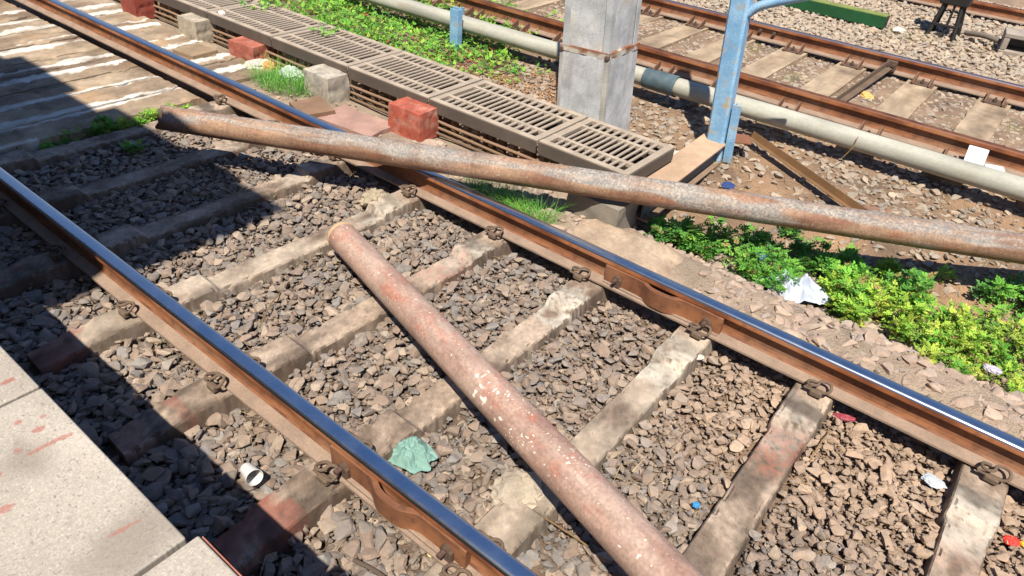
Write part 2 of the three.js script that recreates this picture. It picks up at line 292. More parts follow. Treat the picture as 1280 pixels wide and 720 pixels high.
const SLEEP = [ // z at the near rail, skew, flags, label
  [0.46, -0.01, { white: 0.9, red: 0.3 }, 'concrete sleeper at the lower right corner beside the red wrapper'],
  [-0.25, -0.008, { white: 0.5, red: 1.1 }, 'concrete sleeper with red and white paint left of the lower right corner'],
  [-0.86, 0.005, { white: 1.2, cream: 0.5, darkA: 1 }, 'concrete sleeper with pale top under the right end of the joint plate'],
  [-1.5, 0.02, { white: 1.1, darkA: 1, redA: 1 }, 'concrete sleeper reaching from the teal rag to the left end of the joint plate'],
  [-2.2, 0.06, { white: 0.8, red: 0.8, darkA: 1 }, 'concrete sleeper crossed by the paint speckled pipe near its far end'],
  [-2.9, 0.06, { white: 0.6, cream: 0.4, darkA: 0.6, redA: 0.9 }, 'concrete sleeper ending under the tip of the speckled pipe'],
  [-3.6, 0.06, { white: 0.3 }, 'half shaded concrete sleeper, the middle one above the speckled pipe'],
  [-4.28, 0.08, { white: 0.2 }, 'half shaded concrete sleeper just below the open end of the long pipe'],
  [-4.93, 0.08, { white: 0.1 }, 'shaded concrete sleeper along the edge of the painted crossing slabs'],
];
SLEEP.forEach(([z, skew, flags, label], i) => {
  const t = thing('sleeper', label, 'sleeper', [0, 0, z], Math.atan2(-skew, 1.743), 'concrete sleepers of the near track');
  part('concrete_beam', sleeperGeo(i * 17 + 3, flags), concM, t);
  for (const [x, s] of [[-0.092, -1], [0.092, 1], [1.651, -1], [1.835, 1]]) addClip(t, x, i === 3 && x > 1 ? -0.05 : 0.02 + rr(-.01, .01), s, -0.133);
});

// ---------------------------------------------------------------- painted slabs of the foot crossing
{
  const cross = struct('foot_crossing', null);
  const WL = [[-5.03, .07, .9, .45], [-5.38, .045, .95], [-5.71, .055, .95], [-6.2, .035, 1], [-6.42, .045, .95], [-6.93, .05, .9], [-7.1, .025, .9], [-7.5, .05, .9], [-7.75, .04, .9], [-8.1, .05, .9]];
  const white = (x, z) => { // white lines across the track, worn at the edges
    let w = 0; for (const [z0, h, k, xm = 9] of WL) { if (x > xm) continue;
      const dz = Math.abs(z - z0 - 0.03 * (x - 0.8)); if (dz > 0.2) continue; const e = dz + 0.1 * (fbm(x * 2.5 + z0 * 3, z0 * 7, 1, 2) - 0.5) + 0.05 * (fbm(x * 24, z * 24, 4, 3) - 0.5); w = Math.max(w, k * sstep(h, h - 0.012, e)); }
    return w * clamp(fbm(x * 9, z * 16, 12, 4) * 6 - 1.2);
  };
  const K1 = L('#8f7862'), K2 = L('#b39d83'), K3 = L('#645040'), K4 = L('#b58d66'), K5 = L('#e4ddd2');
  const col = (x, y, z) => {
    const n = fbm(x * 4, z * 6, 31, 4), f = fbm(x * 40, z * 40, 33, 2), b = fbm(x * 2.4, z * 7, 37, 4);
    let c = mix3(K1, K2, clamp(n * 1.9 - 0.45)); c = mix3(c, K3, clamp(b * 3.4 - 1.7) * 0.8); c = mix3(c, K4, clamp(fbm(x * 3, z * 3, 44, 2) * 3 - 1.9) * 0.7); c = mul3(c, 0.8 + 0.4 * f);
    return y < -0.25 ? c : mix3(c, K5, white(x, z) * 0.88);
  };
  const slab = (x0, x1, z0, z1, top, name = 'slab') => {
    const nx = Math.round((x1 - x0) / 0.018), nz = Math.round((z1 - z0) / 0.018), g = new THREE.BoxGeometry(x1 - x0, 0.12, z1 - z0, nx, 1, nz); g.translate((x0 + x1) / 2, top - 0.06, (z0 + z1) / 2);
    const p = g.attributes.position; for (let i = 0; i < p.count; i++) { const x = p.getX(i), z = p.getZ(i), e = Math.min(x - x0, x1 - x, z - z0, z1 - z); const r = 0.03 * (fbm(x * 16, z * 16, 51, 3) - 0.42) * sstep(0.03, 0, e); if (p.getY(i) > top - 0.02) p.setY(i, top + 0.008 * (fbm(x * 9, z * 9, 52, 3) - 0.5) - Math.abs(r) * 0.5 - 0.012 * sstep(0.6, 0.64, fbm(x * 6, z * 11, 58, 3))); else p.setY(i, top - 0.16); p.setZ(i, z + r * 0.6); }
    g.computeVertexNormals(); part(name, paint(boxUV(toCreasedNormals(g, 0.8)), col), concM, cross);
  };
  const zs = [-5.06, -5.37, -5.68, -5.97, -6.32, -6.6, -7.0, -7.4, -7.85, -8.4];
  for (let i = 0; i + 1 < zs.length; i++) {
    slab(0.1, 1.62, zs[i + 1] + 0.012, zs[i] - 0.008, -0.17 + rr(-.006, .006));
    if (zs[i] < -5.9) slab(-0.75, -0.1, zs[i + 1] + 0.012, zs[i] - 0.008, -0.17);
  }
  for (const [a, b] of [[-5.55, -5.08], [-6.1, -5.57], [-6.7, -6.12], [-7.4, -6.72], [-8.2, -7.42]]) slab(1.86, 2.32, a, b, -0.125 + rr(-.01, .006));
}
{ // odd flat slabs lying between the near rail and the drain
  const s = (label, w, d, h, x, y, z, ry, hex) => { const g = new THREE.BoxGeometry(w, h, d, 14, 2, 14), p = g.attributes.position; for (let i = 0; i < p.count; i++) { const X = p.getX(i), Y = p.getY(i), Z = p.getZ(i), n = fbm(X * 8 + x * 9, Z * 8 + z * 5, 3, 4) - 0.5; p.setXYZ(i, X * (1 + n * 0.25), Y + n * 0.014 * (Y > 0 ? 1 : 0), Z * (1 + n * 0.22)); } g.computeVertexNormals(); const m = one('flat_stone', boxUV(toCreasedNormals(g, 0.6)), plainM(hex), label, 'stone', [x, y, z]); m.rotation.y = ry; return m; };
  s('pinkish flat slab on the ground left of the near red block', 0.3, 0.52, 0.05, 2.13, -0.15, -3.85, 0.1, '#b08a7c');
  s('brown flat slab beside the rail below the near grey block', 0.24, 0.3, 0.07, 2.02, -0.13, -4.22, -0.3, '#8d6d55');
  s('tan flat slab beside the rail just under the long pipe', 0.26, 0.4, 0.05, 2.02, -0.15, -3.2, 0.2, '#a88672');
  s('tan slab beside the rail between the two far grey blocks', 0.26, 0.26, 0.08, 2.08, -0.13, -5.85, 0.1, '#9d8468');
  s('grey slab lying in the ballast right of the long pipe', 0.3, 0.24, 0.05, 3.62, -0.175, -0.46, 0.5, '#96705c');
}
{ // cement haunch against the rail, lumpy
  const g = new THREE.BoxGeometry(0.42, 0.2, 0.72, 40, 6, 60), p = g.attributes.position;
  for (let i = 0; i < p.count; i++) { const x = p.getX(i), y = p.getY(i), z = p.getZ(i), n = fbm(x * 6, z * 6, 61, 4) - 0.5; const fall = sstep(0.12, 0.36, z) * 0.1 + sstep(0.08, 0.21, x) * 0.07; p.setXYZ(i, x * (1 + 0.3 * n), y > 0.02 ? y + n * 0.03 - fall : y, z * (1 + 0.25 * n)); }
  g.computeVertexNormals(); const c = boxUV(toCreasedNormals(g, 0.7));
  paint(c, (x, y, z) => mul3(mix3(L('#a08670'), L('#bba48c'), clamp(fbm(x * 7, z * 7, 66, 4) * 2 - 0.5)), 0.85 + 0.3 * noise(x * 60, z * 60, y * 60)));
  one('cement_haunch', c, concM, 'smooth tan cement lump between the rail and the weeds', 'cement lump', [2.08, -0.2, -1.42]);
}

// ---------------------------------------------------------------- ballast
function roughStone(g, k) { // split every face once and dent the new points, so that no facet is quite flat
  const p = g.attributes.position, out = [], A = new THREE.Vector3(), B = A.clone(), C = A.clone(), D = A.clone();
  const dent = v => { const n = 1 + 0.1 * (noise(v.x * 3 + k * 7, v.y * 3, v.z * 3) - 0.5) + 0.05 * (noise(v.x * 7, v.y * 7 + k, v.z * 7) - 0.5); return v.clone().multiplyScalar(n); };
  for (let i = 0; i < p.count; i += 3) { A.fromBufferAttribute(p, i); B.fromBufferAttribute(p, i + 1); C.fromBufferAttribute(p, i + 2); const ab = A.clone().lerp(B, 0.5), bc = B.clone().lerp(C, 0.5), ca = C.clone().lerp(A, 0.5); for (const t of [[A, ab, ca], [ab, B, bc], [ca, bc, C], [ab, bc, ca]]) for (const q of t) out.push(...dent(q).multiplyScalar(q === A || q === B || q === C ? 0.93 : 1).toArray()); }
  const h = new THREE.BufferGeometry(); h.setAttribute('position', new THREE.Float32BufferAttribute(out, 3)); h.computeVertexNormals(); return boxUV(toCreasedNormals(h, 0.42), 0.15);
}
const SV = []; // crushed stone shapes
for (let k = 0; k < 16; k++) {
  const q = rng(900 + k), pts = []; const n = 13 + Math.floor(q() * 7);
  for (let i = 0; i < n; i++) { const a = Math.acos(2 * q() - 1), b = q() * 6.283, r = 0.8 + 0.3 * q(); pts.push(new THREE.Vector3(Math.sin(a) * Math.cos(b) * r, Math.cos(a) * r * (0.6 + 0.2 * (k % 3) / 2), Math.sin(a) * Math.sin(b) * r * (0.7 + 0.06 * (k % 5)))); }
  SV.push(roughStone(new ConvexGeometry(pts), k));
}
const STONE = ['#8a7867', '#968471', '#7c7066', '#a08d79', '#867362', '#8f877c', '#6d655d', '#aa9782', '#84705e', '#917c6a', '#7d7c79', '#757069'].map(L);
{
  const bed = struct('ballast_bed', null), all = [];
  const sleepZ = x => SLEEP.map(([z, k]) => z + k * x / 1.743);
  const camP = new THREE.Vector3().copy(camera.position); camera.aspect = 16 / 9; camera.updateMatrixWorld(); camera.updateProjectionMatrix(); camera.matrixWorldInverse.copy(camera.matrixWorld).invert();
  const v = new THREE.Vector3();
  const inFrame = (x, y, z, m = 1.12) => { v.set(x, y, z).applyMatrix4(camera.matrixWorldInverse); if (v.z > -0.2) return false; v.applyMatrix4(camera.projectionMatrix); return Math.abs(v.x) < m && Math.abs(v.y) < m; };
  const add = (x, y, z, s, tint) => {
    const c0 = pick(STONE), k = rr(0.82, 1.18), c = mix3(mul3(c0, k), tint ? tint[0] : c0, tint ? tint[1] : 0);
    all.push({ x, y, z, s, M: M4(x, y, z, rr(-.45, .45), rr(0, 6.28), rr(-.45, .45), s * rr(0.85, 1.4), s * rr(0.6, 0.95), s * rr(0.75, 1.1)), c: mix3(c, [c[1], c[1], c[1]], 0.1).map(t => t * (x > 1.84 && x < 2.8 ? 1.42 : 1.34)), k: Math.floor(R() * SV.length), d: camP.distanceTo(v.set(x, y, z)) });
  };
  const fill = (x0, x1, z0, z1, step, size, fn) => { for (let x = x0; x < x1; x += step) for (let z = z0; z < z1; z += step) { const X = x + rr(-.5, .5) * step, Z = z + rr(-.5, .5) * step; if (!inFrame(X, -0.2, Z)) continue; const f = fn(X, Z); if (f) add(X, H(X, Z) + f[0], Z, size * f[1], f[2]); } };
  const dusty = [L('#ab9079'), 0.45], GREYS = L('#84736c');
  const near = lift => (x, z) => {
    if (z < -5.0) return null;
    const sz = sleepZ(x); for (const s of sz) if (Math.abs(z - s) < 0.092 - lift * 0.4 && x > -0.53 && x < 2.27) return null;
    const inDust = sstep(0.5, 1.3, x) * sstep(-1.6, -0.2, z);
    if (lift > 0.015 && (Math.abs(x) < 0.05 || Math.abs(x - 1.743) < 0.05)) return null;
    const big = x < -0.1 ? 1.2 : 1;
    const rail = (Math.abs(x) < 0.06 || Math.abs(x - 1.743) < 0.06) ? -0.012 : 0;
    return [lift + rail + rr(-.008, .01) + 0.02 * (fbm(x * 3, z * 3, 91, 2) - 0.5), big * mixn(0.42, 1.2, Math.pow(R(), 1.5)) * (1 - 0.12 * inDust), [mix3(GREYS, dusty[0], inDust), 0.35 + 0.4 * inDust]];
  };
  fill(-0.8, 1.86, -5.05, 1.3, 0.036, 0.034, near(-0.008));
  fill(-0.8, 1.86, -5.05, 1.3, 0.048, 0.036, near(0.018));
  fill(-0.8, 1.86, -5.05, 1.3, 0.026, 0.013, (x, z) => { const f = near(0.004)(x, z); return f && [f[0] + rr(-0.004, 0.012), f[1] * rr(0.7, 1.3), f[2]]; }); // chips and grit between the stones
  // shoulder beyond the second rail: dusty, flat, half buried
  fill(1.84, 2.75, -3.4, 1.6, 0.042, 0.036, (x, z) => (x > 2.35 && z < -1.7) || (x < 2.32 && z < -1.05 && z > -1.8) ? null : R() < 0.95 ? [rr(-.016, .008), mixn(0.4, 1.7, Math.pow(R(), 2.2)), [L('#a08a7c'), 0.6]] : null);
  fill(1.84, 2.35, -5.1, -3.3, 0.05, 0.022, () => R() < 0.45 ? [rr(-.004, .012), rr(0.5, 1.3), [L('#a5866f'), 0.4]] : null);
  // between the drain and the far track
  fill(2.6, 4.75, -3.9, 2.2, 0.042, 0.031, (x, z) => { if (x < 3.1 && z < -1.7) return null; const p = fbm(x * 1.6, z * 1.6, 77, 3), w = x > 3.3 ? 1 : 0.5; return R() < clamp(p * 2.4 - 0.35) * w + 0.12 ? [rr(-.012, .014), mixn(0.45, 1.6, Math.pow(R(), 2.2)), [L('#9d8e7d'), 0.5]] : null; });
  // far track and beyond
  fill(4.6, 6.8, -8, 3.4, 0.042, 0.034, (x, z) => [rr(-.016, .01) - 0.01, rr(0.7, 1.15), [L('#a1907e'), 0.45]]);
  fill(6.75, 11.5, -8, 4, 0.052, 0.038, (x, z) => [rr(-.012, .02), rr(0.7, 1.25), [L('#a89885'), 0.55]]);
  const cand = all.filter(a => inFrame(a.x, a.y, a.z, 1.0) && a.s > 0.028 && a.x > -0.7).sort((a, b) => b.s / b.d - a.s / a.d).slice(0, 295), chosen = new Set(cand);
  const tones = []; const toneOf = c => { const l = (c[0] + c[1] + c[2]) / 3, h = c[0] / c[2]; const key = `${Math.round(l * 22)}_${Math.round(h * 5)}`; return tones[key] ??= std({ map: T.stone, bumpMap: T.grainB, bumpScale: 0.006, roughness: 0.97, color: new THREE.Color().setRGB(...c) }); };
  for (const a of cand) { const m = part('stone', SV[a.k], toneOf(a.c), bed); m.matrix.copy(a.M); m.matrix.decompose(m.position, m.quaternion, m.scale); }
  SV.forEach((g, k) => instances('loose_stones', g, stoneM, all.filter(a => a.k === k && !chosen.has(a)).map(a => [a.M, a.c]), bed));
  console.log('stones', all.length);
}

// ---------------------------------------------------------------- the two pipes on the track
function pipeGeo(len, r0, r1, thick, jag) { // open pipe along +z from 0 to len
  const NA = 64, NL = Math.round(len / 0.03), pos = [], uv = [], idx = [], endZ = a => jag ? jag(a) : 0;
  const put = (rad, inner) => { const b = pos.length / 3; for (let j = 0; j <= NL; j++) for (let i = 0; i <= NA; i++) { const a = i / NA * Math.PI * 2, t = j / NL, r = mixn(r0, r1, t) - (inner ? thick : 0) + 0.0012 * (fbm(Math.cos(a) * 2 + 5, Math.sin(a) * 2, t * len * 3, 2) - 0.5), z = t * len + endZ(a) * sstep(0.12 / len, 0, t); pos.push(Math.cos(a) * r, Math.sin(a) * r, z); uv.push(i / NA, t); } return b; };
  const a = put(1, false), b = put(1, true), K = NA + 1;
  for (let j = 0; j < NL; j++) for (let i = 0; i < NA; i++) { const o = a + j * K + i; idx.push(o, o + 1, o + K, o + 1, o + K + 1, o + K); const n = b + j * K + i; idx.push(n, n + K, n + 1, n + 1, n + K, n + K + 1); }
  for (let i = 0; i < NA; i++) { idx.push(a + i, b + i, a + i + 1, a + i + 1, b + i, b + i + 1); const e = NL * K; idx.push(a + e + i, a + e + i + 1, b + e + i, a + e + i + 1, b + e + i + 1, b + e + i); }
  const g = new THREE.BufferGeometry(); g.setAttribute('position', new THREE.Float32BufferAttribute(pos, 3)); g.setAttribute('uv', new THREE.Float32BufferAttribute(uv, 2)); g.setIndex(idx); g.computeVertexNormals(); return g;
}
function layPipe(o, a, b) { const A = new THREE.Vector3(...a), B = new THREE.Vector3(...b); o.position.copy(A); o.lookAt(B); }
{
  const A = [0.99, -0.1, -2.66], B = [-0.14, 0.14, 0.95], len = Math.hypot(B[0] - A[0], B[1] - A[1], B[2] - A[2]);
  const map = tex(420, 1500, (u, v) => { // v runs along the pipe, u round it (0.25 is the top)
    const a = u * Math.PI * 2, cx = Math.cos(a) * 0.083, cy = Math.sin(a) * 0.083, z = v * len;
    const n = fbm(cx * 14 + 3, cy * 14, z * 6, 5), f = noise(cx * 130 + 9, cy * 130, z * 130), st = fbm(cx * 30, cy * 30, z * 4 + 7, 3);
    let c = mix3(L('#8b6b5d'), L('#aa8b7b'), clamp(n * 2 - 0.5)); c = mix3(c, L('#a89a8c'), clamp(fbm(cx * 9, cy * 9 + 4, z * 3, 4) * 2.6 - 1.15) * 0.6);
    c = mix3(c, L('#a6604c'), clamp(fbm(cx * 20 + 8, cy * 20, z * 9, 4) * 5 - 2.85) * 0.6); c = mix3(c, L('#6a4436'), clamp(st * 3 - 1.9) * 0.5); c = mul3(c, 0.78 + 0.44 * f); c = mul3(c, 0.86 + 0.28 * fbm(cx * 50, cy * 50, z * 30, 3));
    let best = 0; const cl = z > 1.45 && z < 2.15 ? 1 : z > 2.5 ? 0.55 : 0.25; // paint drips, thickest half way
    for (const s of [45, 80, 130]) { const w = 0.4 * noise(cx * s * 2, cy * s * 2, z * s * 2), d = noise(cx * s + s + w, cy * s + w, z * s + w), d2 = fbm(cx * 7, cy * 7 + s, z * 5, 2); if (d > 0.965 - 0.19 * cl * clamp(d2 * 6 - 2.9)) best = 1; }
    if (best) c = mix3(c, L('#e5dccb'), 0.8);
    if (z < 0.02) c = mix3(c, L('#d8a878'), 0.8);
    return c;
  });
  const t = thing('steel_pipe', 'pinkish brown pipe speckled with white paint lying between the rails', 'pipe');
  part('pipe_wall', pipeGeo(len, 0.081, 0.083, 0.006), std({ map, bumpMap: T.grainB, bumpScale: 0.0015, roughness: 0.72 }), t);
  layPipe(t, A, B);
}
{
  const A = [0.91, 0.104, -4.27], B = [4.3, 0.095, 2.2], len = Math.hypot(B[0] - A[0], B[1] - A[1], B[2] - A[2]);
  const map = tex(400, 1800, (u, v) => {
    const a = u * Math.PI * 2, cx = Math.cos(a) * 0.083, cy = Math.sin(a) * 0.083, z = v * len;
    const n = fbm(cx * 12 + 3, cy * 12, z * 4, 5), f = noise(cx * 120 + 9, cy * 120, z * 120), ring = fbm(3, 8, z * 28, 3), st = fbm(cx * 24, cy * 24, z * 7 + 3, 4);
    let c = mix3(L('#6c4b38'), L('#977860'), clamp(n * 2 - 0.5)); c = mix3(c, L('#8a5540'), clamp(st * 4 - 2.3) * 0.5);
    const old = fbm(cx * 10 + 5, cy * 10 + 2, z * 1.7, 4) + 0.16 * Math.sin(a) + 0.09 * sstep(1.6, 3.2, z); // flakes of old grey-blue paint, mostly on one side
    c = mix3(c, mix3(L('#7d7c7a'), L('#978a7c'), clamp(f * 1.5 - 0.3)), clamp((old - 0.52) * 9) * (0.45 + 0.5 * clamp(st * 3 - 1)));
    c = mix3(c, L('#5a3526'), clamp(ring * 4 - 2.4) * 0.35); c = mul3(c, 0.72 + 0.56 * f); c = mul3(c, 0.8 + 0.4 * fbm(cx * 40, cy * 40, z * 16, 3)); if (noise(cx * 60, cy * 60, z * 60) > 0.94) c = mix3(c, L('#c9bca8'), 0.5);
    return c;
  });
  const t = thing('steel_pipe', 'long rusty brown pipe lying across the rail with its open end at the left', 'pipe');
  part('pipe_wall', pipeGeo(len, 0.077, 0.084, 0.007, a => 0.05 * Math.cos(a - 2.4) + 0.015 * Math.sin(a * 3)), std({ map, bumpMap: T.grainB, bumpScale: 0.0015, roughness: 0.7 }), t);
  layPipe(t, A, B);
  const g = new THREE.BoxGeometry(0.26, 0.3, 0.36, 16, 16, 20), p = g.attributes.position; for (let i = 0; i < p.count; i++) { const x = p.getX(i), y = p.getY(i), z = p.getZ(i), n = fbm(x * 9 + 4, y * 9 + z * 9, 71, 4) - 0.5; p.setXYZ(i, x * (1 + n * 0.2), y * (1 + n * 0.1), z * (1 + n * 0.16)); } g.computeVertexNormals();
  one('concrete_block', boxUV(toCreasedNormals(g, 0.6)), plainM('#8f8578'), 'rough grey concrete block propping the long pipe beside the drain end', 'concrete block', [2.32, -0.155, -1.82]);
}

// ---------------------------------------------------------------- drain with slotted covers
{
  const plates = [[-1.75, -2.42, 'slotted iron drain cover nearest the post, at the end of the row', 10], [-2.435, -3.4, 'slotted iron drain cover in front of the grey column', 14], [-3.415, -4.27, 'slotted iron drain cover above the near red block', 13], [-4.285, -5.23, 'slotted iron drain cover above the near grey block', 14], [-5.245, -6.18, 'slotted iron drain cover above the second red block', 14], [-6.195, -7.13, 'slotted iron drain cover farthest up the row in view', 14], [-7.145, -8.1, 'slotted iron drain cover at the top edge of the picture', 14]];
  const ironM = std({ map: T.grain, color: '#b3a18e', bumpMap: T.grainB, bumpScale: 0.002, roughness: 0.8 }), skirtM = std({ map: T.grain, color: '#62554b', roughness: 0.8 });
  for (const [z1, z0, label, n] of plates) {
    const len = z1 - z0, t = thing('drain_cover', label, 'drain cover', [2.735, 0.1, (z0 + z1) / 2], 0, 'slotted covers of the drain'); t.position.y += rr(-.004, .004); t.rotation.z = rr(-.006, .006);
    const W = 0.6, T0 = 0.03, rows = [[-0.3, -0.255], [-0.155, -0.125], [0.125, 0.155], [0.255, 0.3]];
    const fr = rows.map(([a, b]) => box(b - a, T0, len, 0.004, (a + b) / 2, -T0 / 2, 0));
    for (const s of [-1, 1]) for (const [a, b] of [[-0.2545, -0.1555], [-0.1245, 0.1245], [0.1555, 0.2545]]) fr.push(box(b - a, T0 - 0.003, 0.05, 0.003, (a + b) / 2, -T0 / 2, s * (len / 2 - 0.026)));
    part('frame', merge(fr), ironM, t);
    for (const s of [-1, 1]) part('rim', box(0.012, 0.085, len - 0.004, 0.002, s * 0.302, -0.05, 0), skirtM, t);
    if (z1 > -1.8) part('rim', box(0.59, 0.085, 0.012, 0.002, 0, -0.05, len / 2 + 0.002), skirtM, t);
    for (const [ra, rb, m] of [[-0.2545, -0.1555, n + 1], [-0.1245, 0.1245, n + 2], [0.1555, 0.2545, n]]) {
      const bg = box(rb - ra, 0.012, (len - 0.1) / m * 0.38, 0.002);
      for (let k = 1; k < m; k++) { const b = part('bar', bg, ironM, t); b.position.set((ra + rb) / 2, -0.0075, -len / 2 + 0.05 + (len - 0.1) * k / m); b.rotation.y = rr(-.03, .03); }
    }
  }
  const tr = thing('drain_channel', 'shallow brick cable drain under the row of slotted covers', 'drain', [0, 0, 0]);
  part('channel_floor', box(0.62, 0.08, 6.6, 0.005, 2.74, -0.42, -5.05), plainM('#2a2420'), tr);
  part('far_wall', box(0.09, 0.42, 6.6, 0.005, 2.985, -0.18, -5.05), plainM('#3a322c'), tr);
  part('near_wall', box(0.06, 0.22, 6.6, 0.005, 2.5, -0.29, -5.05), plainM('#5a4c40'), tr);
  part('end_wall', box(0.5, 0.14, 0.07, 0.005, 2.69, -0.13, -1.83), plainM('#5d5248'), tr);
  const bm = ['#a08468', '#8d6a4c', '#b09a7e', '#79593f'].map(c => plainM(c)), bg = [box(0.05, 0.19, 0.05, 0.006), box(0.06, 0.19, 0.035, 0.005), box(0.05, 0.17, 0.07, 0.008)];
  for (let z = -1.95; z > -8; z -= rr(0.07, 0.13)) { const b = part('brick', pick(bg), pick(bm), tr); b.position.set(2.52 + rr(-.015, .015), -0.1 + rr(-.02, 0), z); b.rotation.set(rr(-.08, .08), rr(-.3, .3), rr(-.06, .06)); }
  const labels = ['thin rusty conduit running highest along the front of the drain', 'thin rusty conduit running in the middle along the front of the drain', 'thin rusty conduit running lowest along the front of the drain'];
  [[2.445, -0.055], [2.44, -0.108], [2.425, -0.14]].forEach(([x, y], i) => { const pts = []; for (let k = 0; k <= 14; k++) pts.push([x + rr(-.004, .004), y + rr(-.005, .005), -1.7 - k * 0.47]); one('conduit', boxUV(tube(pts, 0.011, 60, 8)), plainM(['#9a7a60', '#8f7358', '#7d6550'][i]), labels[i], 'conduit'); });
}
{ // marker blocks along the drain
  const blk = (label, hex, x, z, w, h, d, ry, worn) => {
    const g = new THREE.BoxGeometry(w, h, d, 14, 14, 18), p = g.attributes.position; for (let i = 0; i < p.count; i++) { const X = p.getX(i), Y = p.getY(i), Z = p.getZ(i), n = fbm(X * 9 + z * 7, Y * 9, Z * 9, 4) - 0.5, ch = Math.max(0, noise(X * 22 + z, Y * 22, Z * 22) - 0.6) * 0.35; p.setXYZ(i, X * (1 + n * 0.13 - ch * 0.5) * (1 - Y * 0.2), Y * (1 + n * 0.1 - ch * 0.5), Z * (1 + n * 0.1 - ch * 0.5) * (1 - Y * 0.15)); }
    const c = boxUV(toCreasedNormals(mergeVertices((g.deleteAttribute('normal'), g.deleteAttribute('uv'), g)), 0.5)), base = L(hex);
    paint(c, (X, Y, Z) => { const n = fbm(X * 14 + z, Y * 14, Z * 14, 4), f = noise(X * 90, Y * 90 + z, Z * 90); const m = fbm(X * 30 + z, Y * 30, Z * 30 + 5, 3); return mul3(mix3(mix3(base, L(worn), clamp(n * 5 - 2.85) * 0.7), L('#6e5a4c'), clamp(m * 6 - 3.6) * 0.45), 0.8 + 0.36 * f); });
    const m = one('marker_block', c, concM, label, 'marker block', [x, -0.165 + h / 2, z]); m.rotation.y = ry;
  };
  blk('red painted block beside the drain nearest the long pipe', '#b95c46', 2.34, -3.47, 0.2, 0.215, 0.31, 0.03, '#cfa08c');
  blk('pale grey block beside the drain next to the grass tuft', '#c2b6a4', 2.33, -4.42, 0.2, 0.21, 0.31, -0.03, '#8d8a88');
  blk('faded red block beside the drain behind the white litter', '#b0604c', 2.39, -5.5, 0.2, 0.17, 0.32, 0.08, '#c88c78');
  blk('pale grey block beside the drain second from the top', '#bdae98', 2.38, -6.3, 0.2, 0.2, 0.3, 0, '#8f8a80');
  blk('dark red block beside the drain at the top edge', '#9c4636', 2.36, -7.3, 0.2, 0.22, 0.3, -0.05, '#b07a68');
}

// ---------------------------------------------------------------- grey concrete column with steel corner angles
{
  const t = thing('column', 'grey painted concrete column with steel angle corners behind the drain covers', 'column', [3.36, -0.15, -2.575]); t.rotation.x = -0.06;
  const colG = (w, h, y) => { const g = new THREE.BoxGeometry(w, h, w, 24, Math.round(h / 0.02), 24); g.translate(0, y + h / 2, 0); const p = g.attributes.position; for (let i = 0; i < p.count; i++) { const x = p.getX(i), Y = p.getY(i), z = p.getZ(i); p.setX(i, x + 0.004 * (fbm(Y * 9, z * 9, 4, 3) - 0.5)); p.setZ(i, z + 0.004 * (fbm(Y * 9, x * 9, 8, 3) - 0.5)); } g.computeVertexNormals(); return paint(boxUV(toCreasedNormals(g, 0.6)), (x, Y, z) => { const n = fbm(x * 6 + z * 6, Y * 6, 81, 5), s = fbm((x + z) * 18, Y * 2.2, 85, 3), f = noise(x * 70, Y * 70, z * 70); let c = mix3(L('#bcbbbc'), L('#d6d4d0'), clamp(n * 2 - 0.5)); c = mix3(c, L('#a39c92'), clamp(fbm((x + z) * 40, Y * 1.6, 89, 3) * 4 - 2.2) * 0.4); c = mix3(c, L('#c9b89c'), clamp(n * 5 - 3.2) * 0.6); return mul3(c, 0.9 + 0.2 * f); }); };
  part('plinth', colG(0.4, 0.66, -0.05), concM, t);
  const band = new THREE.BoxGeometry(0.404, 0.04, 0.404, 40, 3, 40), bp = band.attributes.position; band.translate(0, 0.63, 0); for (let i = 0; i < bp.count; i++) { const x = bp.getX(i), y = bp.getY(i), z = bp.getZ(i), n = fbm(x * 20, y * 20, z * 20, 3) - 0.5; bp.setXYZ(i, x * (1 + n * 0.08), y + n * 0.02, z * (1 + n * 0.08)); } band.computeVertexNormals();
  part('ledge', paint(boxUV(toCreasedNormals(band, 0.6)), (x, y, z) => mix3(L('#c0b6a6'), L('#8a5638'), clamp(fbm(x * 14 + z * 14, y * 20, 3, 3) * 5 - 2.0 + (y > 0.64 ? 0.5 : -0.5)))), concM, t);
  part('shaft', colG(0.35, 1.85, 0.648), concM, t);
  const ang = plainM('#bdbdbb', { roughness: 0.6 });
  for (const [sx, sz] of [[-1, -1], [-1, 1], [1, -1], [1, 1]]) part('corner_angle', merge([box(0.05, 1.85, 0.008, 0.002, sx * 0.167, 1.572, sz * 0.188), box(0.008, 1.85, 0.042, 0.002, sx * 0.188, 1.572, sz * 0.163)]), ang, t);
  const low = plainM('#bdb6ac'); part('corner_strip', merge([box(0.03, 0.66, 0.006, 0.002, -0.187, 0.29, 0.2025), box(0.006, 0.66, 0.03, 0.002, -0.2025, 0.29, 0.187)]), low, t); part('corner_strip', box(0.006, 0.66, 0.025, 0.002, -0.2025, 0.29, -0.19), low, t);
  for (const z of [-0.19, 0.19]) part('weld_knob', box(0.03, 0.035, 0.035, 0.01, -0.2, 0.62, z), rustDarkM, t);
}

